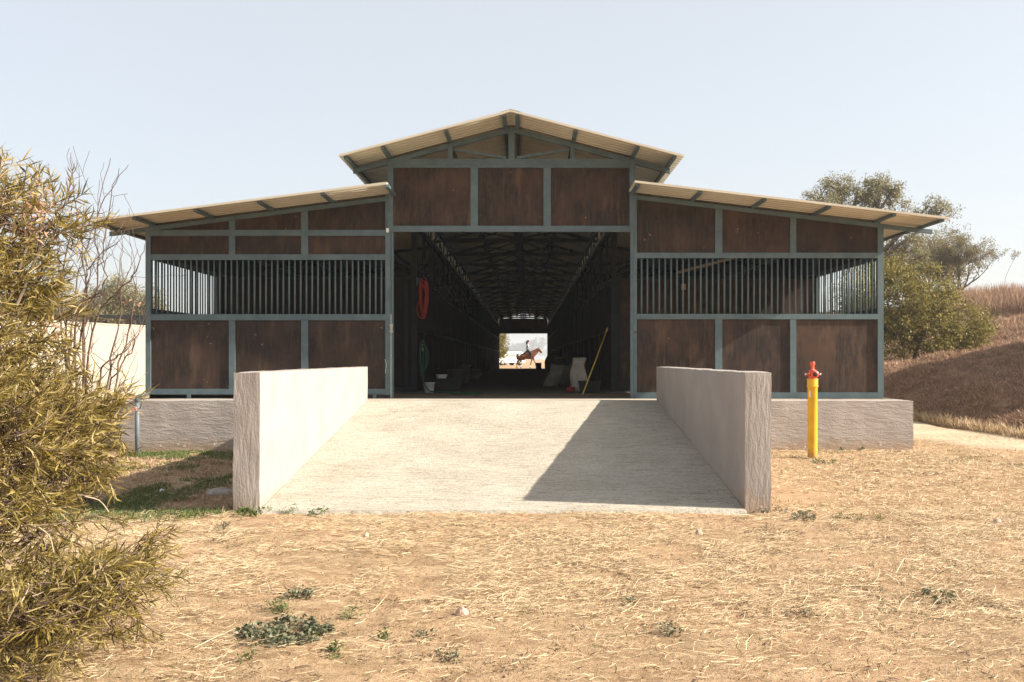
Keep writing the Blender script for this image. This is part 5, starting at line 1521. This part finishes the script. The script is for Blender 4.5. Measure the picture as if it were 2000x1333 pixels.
W_ = [(560, 1243, 84, 26, 900, (0.026, 0.019), 'weed', 'largest grey-green weed patch, in the lower left of the yard'),
      (585, 1166, 28, 10, 160, (0.024, 0.013), 'weed', 'grey-green weed clump behind the largest weed patch'),
      (550, 1196, 22, 8, 150, (0.035, 0.005), 'green', 'small green grass tuft just behind the largest weed patch'),
      (650, 1281, 10, 8, 60, (0.026, 0.012), 'green', 'bright green weed right below the largest weed patch'),
      (683, 1208, 16, 6, 70, (0.03, 0.006), 'green', 'small green tuft right of the largest weed patch'),
      (748, 1249, 12, 6, 50, (0.025, 0.01), 'green', 'tiny green weed between the large patch and the bare soil'),
      (868, 1293, 26, 7, 90, (0.026, 0.008), 'weed', 'low weed at the bottom edge left of centre'),
      (495, 1003, 32, 9, 260, (0.030, 0.018), 'green', 'lush green weeds at the foot of the left ramp wall'),
      (560, 1001, 26, 8, 120, (0.030, 0.005), 'green', 'thin grassy weeds between left ramp wall and the clump beside it'),
      (625, 1001, 24, 10, 200, (0.028, 0.014), 'green', 'round green clump against the bottom edge of the ramp'),
      (442, 1034, 10, 6, 50, (0.026, 0.012), 'weed', 'small grey-green weed in front of the left ramp wall'),
      (1505, 1000, 30, 6, 150, (0.025, 0.012), 'weed', 'dark weeds at the foot of the right ramp wall'),
      (1568, 1014, 34, 8, 170, (0.025, 0.012), 'weed', 'dark low weed clump right of the right ramp wall'),
      (1830, 1173, 34, 9, 150, (0.025, 0.010), 'weed', 'flat grey-green weed in the right of the yard'),
      (1615, 876, 18, 7, 110, (0.07, 0.018), 'green', 'leafy green weed right behind the yellow hydrant'),
      (1668, 878, 16, 6, 90, (0.06, 0.016), 'green', 'green weed by the plinth right of the hydrant'),
      (1605, 905, 26, 6, 110, (0.05, 0.010), 'green', 'thin green tuft in front of the yellow hydrant'),
      (1560, 872, 14, 8, 60, (0.07, 0.014), 'weed', 'tall weed left of the yellow hydrant'),
      (1762, 868, 10, 9, 60, (0.07, 0.014), 'weed', 'upright weed at the right end of the plinth'),
      (1230, 1181, 18, 6, 60, (0.022, 0.010), 'weed', 'small weed on bare soil right of the pinkish stone'),
      (1300, 1240, 26, 7, 90, (0.022, 0.010), 'weed', 'small weed patch in the bare soil at lower right of centre'),
      (1575, 1205, 40, 9, 70, (0.020, 0.008), 'weed', 'scattered weed trail in the straw at lower right'),
      (1680, 1016, 60, 7, 160, (0.026, 0.008), 'green', 'thin green growth along the bare patch right of the ramp'),
      (835, 1246, 30, 7, 70, (0.020, 0.008), 'weed', 'sparse weed in straw above the bottom edge left of centre'),
      (490, 1292, 16, 6, 50, (0.028, 0.006), 'green', 'small tuft below the large weed patch at its left'),
      (340, 1128, 22, 7, 70, (0.030, 0.006), 'green', 'pale green tuft beyond the tip of the low bush branch')]
for i, w_ in enumerate(W_):
    weed(*w_, seed=200 + i)

# twigs and clods lying on the soil
r = np.random.default_rng(55)
tw = MB()
for i in range(420):
    y = r.uniform(4.4, 9.0); x = r.uniform(-0.5, 0.53) * y
    a = r.normal(0.1, 0.6); L = r.uniform(0.02, 0.09); z = float(H0(x, y)) + 0.006
    tw.tube([(x, y, z), (x + L * 0.5 * math.cos(a), y + L * 0.5 * math.sin(a), z + 0.006), (x + L * math.cos(a + 0.2), y + L * math.sin(a + 0.2), z)], r.uniform(0.001, 0.0025), 4)
link("dead_twigs", tw.mesh("dead_twigs", M['twig'], True), kind='stuff', label='small dark twigs scattered on the soil')
nC = 1500
y = 4.2 + 6 * r.random(nC) ** 1.3; x = r.uniform(-0.55, 0.58, nC) * y; k = ~blocked(x, y); x, y = x[k], y[k]; nC = len(x)
sz = r.uniform(0.0025, 0.007, nC) * (1 + 0.8 * (r.random(nC) < 0.03))
oc = np.array([(1, 0, 0), (0, 1, 0), (-1, 0, 0), (0, -1, 0), (0, 0, 0.8), (0, 0, -0.5)], float)
V = np.stack([x, y, H0(x, y) + sz * 0.3], -1)[:, None, :] + oc[None] * (sz[:, None, None] * r.uniform(0.6, 1.3, (nC, 6, 1)))
fq = np.array([(0, 1, 4), (1, 2, 4), (2, 3, 4), (3, 0, 4), (1, 0, 5), (2, 1, 5), (3, 2, 5), (0, 3, 5)])
fcs = (np.arange(nC) * 6)[:, None, None] + fq[None]
link("gravel", np_mesh("gravel", V.reshape(-1, 3), fcs.reshape(-1, 3), M['clod']), kind='stuff', label='crumbs of soil and grit on the yard')
# loose hay on the ramp
n = 2600
y = r.uniform(9.4, 15.5, n); x = WL1 + 0.05 + (WR0 - WL1 - 0.1) * r.random(n) ** 0.8
k = vnoise(x, y * 2.5, 0.5, 41) > 0.5; x, y = x[k], y[k]; n = len(x)
zr = 0.012 + (FLZ - 0.012) * (y - 9.35) / (15.6 - 9.35) + 0.008
ang = r.normal(0, 0.35, n); L = r.uniform(0.02, 0.09, n)[:, None]
d_ = np.stack([np.cos(ang), np.sin(ang), 0.12 * np.sin(ang)], -1); S_ = np.stack([-np.sin(ang), np.cos(ang), 0.12 * np.cos(ang)], -1) * 0.0016
P_ = np.stack([x, y, zr], -1); V = np.stack([P_ - S_, P_ + S_, P_ + d_ * L + S_, P_ + d_ * L - S_], 1)
link("hay_wisps", np_mesh("hay_wisps", V.reshape(-1, 3), np.arange(n * 4).reshape(n, 4), M['stalk']), kind='stuff', label='wisps of hay on the concrete ramp')

# ------------------------------------------------------------------ horse, rider and cars beyond the far doorway
def skinned(name, J, E_, mat, parent, sub=2):
    """J: list of (x,y,z,rx,ry); E_: edges"""
    me = bpy.data.meshes.new(name)
    me.from_pydata([j[:3] for j in J], E_, [])
    me.materials.append(mat)
    o = link(name, me, parent)
    md = o.modifiers.new("skin", 'SKIN')
    if not me.skin_vertices: me.skin_vertices.new() if hasattr(me.skin_vertices, "new") else None
    lay = me.skin_vertices[0].data
    for i, j in enumerate(J):
        lay[i].radius = (j[3], j[4])
    lay[0].use_root = True
    md.use_smooth_shade = True
    s_ = o.modifiers.new("smooth", 'SUBSURF'); s_.levels = sub; s_.render_levels = sub
    return o
HX, HYD = F(1030, 0, 90)[0], 90.0
hz = float(H0(0.1, 90.0)) + 0.005
hs = thing("horse", (HX, HYD, hz), 'bay horse with white socks walking right past the far doorway', 'horse')
J = [(-0.55, 0, 1.20, .34, .36), (-0.15, 0, 1.15, .36, .40), (0.28, 0, 1.16, .34, .38), (0.52, 0, 1.26, .27, .34), (0.74, 0, 1.46, .18, .25), (0.93, 0, 1.63, .13, .18), (1.03, 0, 1.69, .115, .15), (1.17, 0, 1.55, .10, .14), (1.33, 0, 1.36, .08, .09),
     # front near leg (reaching forward)
     (0.50, -0.13, 1.00, .10, .12), (0.60, -0.13, 0.70, .06, .065), (0.72, -0.13, 0.46, .05, .05), (0.78, -0.13, 0.14, .035, .035), (0.84, -0.13, 0.03, .05, .05),
     # front off leg
     (0.46, 0.13, 1.00, .10, .12), (0.40, 0.13, 0.70, .06, .065), (0.32, 0.13, 0.46, .05, .05), (0.22, 0.13, 0.14, .035, .035), (0.24, 0.13, 0.03, .05, .05),
     # hind near
     (-0.58, -0.14, 0.98, .14, .17), (-0.50, -0.14, 0.74, .085, .10), (-0.68, -0.14, 0.52, .055, .06), (-0.62, -0.14, 0.15, .037, .037), (-0.56, -0.14, 0.03, .052, .052),
     # hind off
     (-0.66, 0.14, 0.98, .14, .17), (-0.72, 0.14, 0.76, .085, .10), (-0.95, 0.14, 0.53, .055, .06), (-0.98, 0.14, 0.16, .037, .037), (-0.94, 0.14, 0.03, .052, .052)]
E_ = [(0, 1), (1, 2), (2, 3), (3, 4), (4, 5), (5, 6), (6, 7), (7, 8), (3, 9), (9, 10), (10, 11), (11, 12), (12, 13), (3, 14), (14, 15), (15, 16), (16, 17), (17, 18),
      (0, 19), (19, 20), (20, 21), (21, 22), (22, 23), (1, 24), (24, 25), (25, 26), (26, 27), (27, 28)]
hb_ = skinned("body", J, E_, M['horse'], hs)
lpart("tail", MB().tube([(-0.80, 0, 1.30), (-0.90, 0, 1.22), (-0.95, 0, 0.95), (-0.93, 0, 0.62)], [0.04, 0.06, 0.07, 0.02], 8), M['mane'], hs, True)
lpart("mane", MB().tube([(1.02, 0, 1.80), (0.86, 0, 1.74), (0.68, 0, 1.60), (0.50, 0, 1.46)], [0.025, 0.045, 0.05, 0.02], 8), M['mane'], hs, True)
for sgn in (-1, 1):
    lpart("ear", MB().tube([(0.98, sgn * 0.05, 1.76), (1.0, sgn * 0.06, 1.90)], [0.035, 0.006], 6), M['horse'], hs, True)
for (x_, y_, z_) in ((0.785, -0.13, 0.15), (0.225, 0.13, 0.15), (-0.615, -0.14, 0.16), (-0.978, 0.14, 0.17)):
    lpart("white_sock", MB().lathe([(0.045, -0.10), (0.050, 0.0), (0.042, 0.10)], 10, (x_, y_, z_)), M['whitepl'], hs, True)
for (x_, y_) in ((0.85, -0.13), (0.25, 0.13), (-0.55, -0.14), (-0.93, 0.14)):
    lpart("hoof", MB().lathe([(0.062, -0.02), (0.050, 0.06)], 10, (x_, y_, 0)), M['mane'], hs, True)
sd_ = lpart("saddle", MB().tube([(-0.14, 0, 1.47), (0.0, 0, 1.455), (0.16, 0, 1.45), (0.27, 0, 1.50)], [0.10, 0.14, 0.13, 0.06], 10), M['mane'], hs, True)
lpart("bridle", MB().tube([(1.27, -0.05, 1.44), (1.12, -0.09, 1.55), (0.9, -0.16, 1.50), (0.5, -0.12, 1.62), (0.36, -0.06, 1.70)], 0.012, 5), M['mane'], hs, True)
rd = thing("person", (HX, HYD, hz), 'rider in grey shirt and dark cap seated on the bay horse', 'person')
J = [(0.0, 0, 1.58, .09, .10), (0.0, 0, 1.80, .07, .08), (0.03, 0, 2.05, .07, .10), (0.05, 0, 2.20, .06, .07), (0.07, 0, 2.33, .085, .10), (0.08, 0, 2.41, .08, .09),
     (0.03, -0.21, 2.08, .06, .06), (0.10, -0.24, 1.84, .045, .045), (0.33, -0.13, 1.74, .035, .035), (0.40, -0.09, 1.73, .035, .03),
     (0.03, 0.21, 2.08, .06, .06), (0.10, 0.24, 1.84, .045, .045), (0.33, 0.13, 1.74, .035, .035), (0.40, 0.09, 1.73, .035, .03),
     (0.10, -0.20, 1.50, .10, .11), (0.36, -0.32, 1.30, .075, .08), (0.28, -0.34, 0.90, .05, .055), (0.40, -0.34, 0.82, .04, .035),
     (0.10, 0.20, 1.50, .10, .11), (0.36, 0.32, 1.30, .075, .08), (0.28, 0.34, 0.90, .05, .055), (0.40, 0.34, 0.82, .04, .035)]
E_ = [(0, 1), (1, 2), (2, 3), (3, 4), (4, 5), (2, 6), (6, 7), (7, 8), (8, 9), (2, 10), (10, 11), (11, 12), (12, 13), (0, 14), (14, 15), (15, 16), (16, 17), (0, 18), (18, 19), (19, 20), (20, 21)]
bo = skinned("body", J, E_, M['skin'], rd)
sh = MB()
for z_, x_, rx_, ry_ in ((1.60, 0.0, .13, .16), (1.75, 0.0, .125, .155), (1.90, 0.01, .135, .175), (2.05, 0.03, .14, .20), (2.14, 0.04, .12, .18), (2.20, 0.05, .06, .08)):
    for k in range(14):
        a = 2 * math.pi * k / 14; sh.v.append((x_ + rx_ * math.cos(a), ry_ * math.sin(a), z_))
for i in range(5):
    for k in range(14):
        l = (k + 1) % 14; sh.f.append((i * 14 + k, i * 14 + l, (i + 1) * 14 + l, (i + 1) * 14 + k))
sh.f += [tuple(range(14))[::-1], tuple(70 + k for k in range(14))]
for sg in (-1, 1):
    sh.tube([(0.04, sg * 0.15, 2.10), (0.04, sg * 0.21, 2.04), (0.10, sg * 0.235, 1.85), (0.28, sg * 0.15, 1.77)], [0.07, 0.072, 0.06, 0.045], 10)
lpart("shirt", sh, M['shirt'], rd, True)
skinned("breeches", [(0.0, 0, 1.60, .165, .185), (0.10, -0.20, 1.51, .11, .12), (0.36, -0.32, 1.31, .085, .09), (0.28, -0.34, 0.90, .06, .065), (0.42, -0.34, 0.82, .045, .04), (0.10, 0.20, 1.51, .11, .12), (0.36, 0.32, 1.31, .085, .09), (0.28, 0.34, 0.90, .06, .065), (0.42, 0.34, 0.82, .045, .04)],
        [(0, 1), (1, 2), (2, 3), (3, 4), (0, 5), (5, 6), (6, 7), (7, 8)], M['breeches'], rd)
lpart("cap", MB().lathe([(0.115, 0.0), (0.118, 0.04), (0.09, 0.11), (0.03, 0.135)], 16, (0.07, 0, 2.40)), M['mane'], rd, True)
lpart("cap_peak", MB().box(0.15, 0.25, -0.07, 0.07, 2.40, 2.415), M['mane'], rd)
lpart("hair", MB().tube([(-0.02, 0, 2.42), (-0.07, 0, 2.30), (-0.09, 0, 2.12)], [0.07, 0.075, 0.02], 8), M['mane'], rd, True)

def car(loc, rz, label, rack):
    c = thing("parked_car", loc, label, 'car', 'white cars parked beyond the far doorway', rz)
    # side profile, nose at +x (length 4.5), lofted across the width with tumblehome
    prof = [(2.22, 0.45), (2.25, 0.72), (2.10, 0.92), (1.15, 1.06), (0.55, 1.62), (0.25, 1.72), (-1.75, 1.72), (-2.10, 1.60), (-2.22, 1.00), (-2.25, 0.5), (-2.1, 0.34), (2.05, 0.34)]
    def wd(z, k): 
        b_ = 0.90 if z < 1.05 else 0.90 - 0.20 * (z - 1.05) / 0.67
        return b_ * k
    mb = MB(); rows = [(-1, 1.0), (-0.93, 1.0), (0.93, 1.0), (1, 1.0)]
    for s_, k in ((-1, 0.99), (-0.96, 1.0), (0.96, 1.0), (1, 0.99)):
        for x_, z_ in prof:
            w_ = wd(z_, 1.0)
            ins = 0.985 if abs(s_) == 1 else 1.0
            mb.v.append((x_ * ins, (1 if s_ > 0 else -1) * w_ * (1.0 if abs(s_) == 1 else 0.94), 0.34 + (z_ - 0.34) * ins))
    n_ = len(prof)
    for a in range(3):
        for i in range(n_):
            j = (i + 1) % n_
            mb.f.append((a * n_ + i, a * n_ + j, (a + 1) * n_ + j, (a + 1) * n_ + i))
    mb.f += [tuple(range(n_)), tuple(3 * n_ + i for i in range(n_))[::-1]]
    lpart("body", mb, M['carpaint'], c)
    # windows
    ws = MB(); ws.v += [(1.12, -0.74, 1.12), (1.12, 0.74, 1.12), (0.60, 0.62, 1.60), (0.60, -0.62, 1.60), (1.16, -0.74, 1.11), (1.16, 0.74, 1.11), (0.64, 0.62, 1.61), (0.64, -0.62, 1.61)]
    ws.f += [(4, 5, 6, 7), (0, 3, 2, 1), (0, 1, 5, 4), (3, 7, 6, 2), (0, 4, 7, 3), (1, 2, 6, 5)]
    lpart("windscreen", ws, M['carglass'], c)
    for sg in (-1, 1):
        for poly in ([(0.95, 1.13), (0.48, 1.58), (-0.15, 1.58), (-0.15, 1.13)], [(-0.25, 1.13), (-0.25, 1.58), (-1.05, 1.58), (-1.10, 1.13)], [(-1.2, 1.13), (-1.15, 1.58), (-1.75, 1.56), (-1.95, 1.15)]):
            w_ = MB()
            for off in (0.0, 0.012):
                for x_, z_ in poly: w_.v.append((x_, sg * (wd(z_, 1.0) + off), z_))
            m_ = len(poly)
            w_.f += [tuple(range(m_)), tuple(m_ + i for i in range(m_))[::-1]]
            for i in range(m_):
                j = (i + 1) % m_; w_.f.append((i, j, m_ + j, m_ + i))
            lpart("side_window", w_, M['carglass'], c)
        lpart("headlight", MB().box(2.10, 2.225, sg * 0.86 - 0.14, sg * 0.86 + 0.02, 0.70, 0.86) if sg > 0 else MB().box(2.10, 2.225, -0.88, -0.72, 0.70, 0.86), M['lamp'], c)
        lpart("wing_mirror", MB().box(0.72, 0.86, sg * 0.99 - 0.07, sg * 0.99 + 0.07, 1.08, 1.22), M['black'], c)
        if rack: lpart("roof_rail", MB().tube([(0.1, sg * 0.62, 1.72), (0.0, sg * 0.62, 1.79), (-1.6, sg * 0.62, 1.79), (-1.7, sg * 0.62, 1.72)], 0.02, 6), M['dark_and_shaded_steel'], c, True)
        for wx_ in (1.38, -1.38):
            wh = lpart("wheel", MB().tube([(wx_, sg * 0.70, 0.34), (wx_, sg * 0.92, 0.34)], 0.34, 22), M['black'], c, True)
            lpart("rim", MB().tube([(wx_, sg * 0.91, 0.34), (wx_, sg * 0.935, 0.34)], 0.21, 16), M['rim'], wh, True)
    lpart("bumper", MB().box(2.12, 2.30, -0.84, 0.84, 0.40, 0.62), M['greypl'], c)
    return c
car((F(990, 0, 125)[0], 125, float(H0(0, 125)) + 0.01), math.radians(180 + 38), 'white estate car nearest the horse with roof rails', True)
car((F(966, 0, 133)[0], 133, float(H0(0, 133)) + 0.01), math.radians(180 + 60), 'second white car half hidden behind the nearer white car', False)

# ------------------------------------------------------------------ haze
HAZE = True
if HAZE:
    hm = bpy.data.materials.new("haze"); hm.use_nodes = True
    nt = hm.node_tree; nt.nodes.remove(nt.nodes["Principled BSDF"])
    pv = nt.nodes.new("ShaderNodeVolumePrincipled")
    pv.inputs["Color"].default_value = (0.93, 0.96, 1.0, 1)
    pv.inputs["Density"].default_value = 0.00055
    pv.inputs["Anisotropy"].default_value = 0.2
    nt.links.new(pv.outputs[0], nt.nodes["Material Output"].inputs["Volume"])
    hz_ = MB().box(-1300, 1300, -60, 2300, -3.2, 40)
    link("haze", hz_.mesh("haze", hm), kind='stuff')
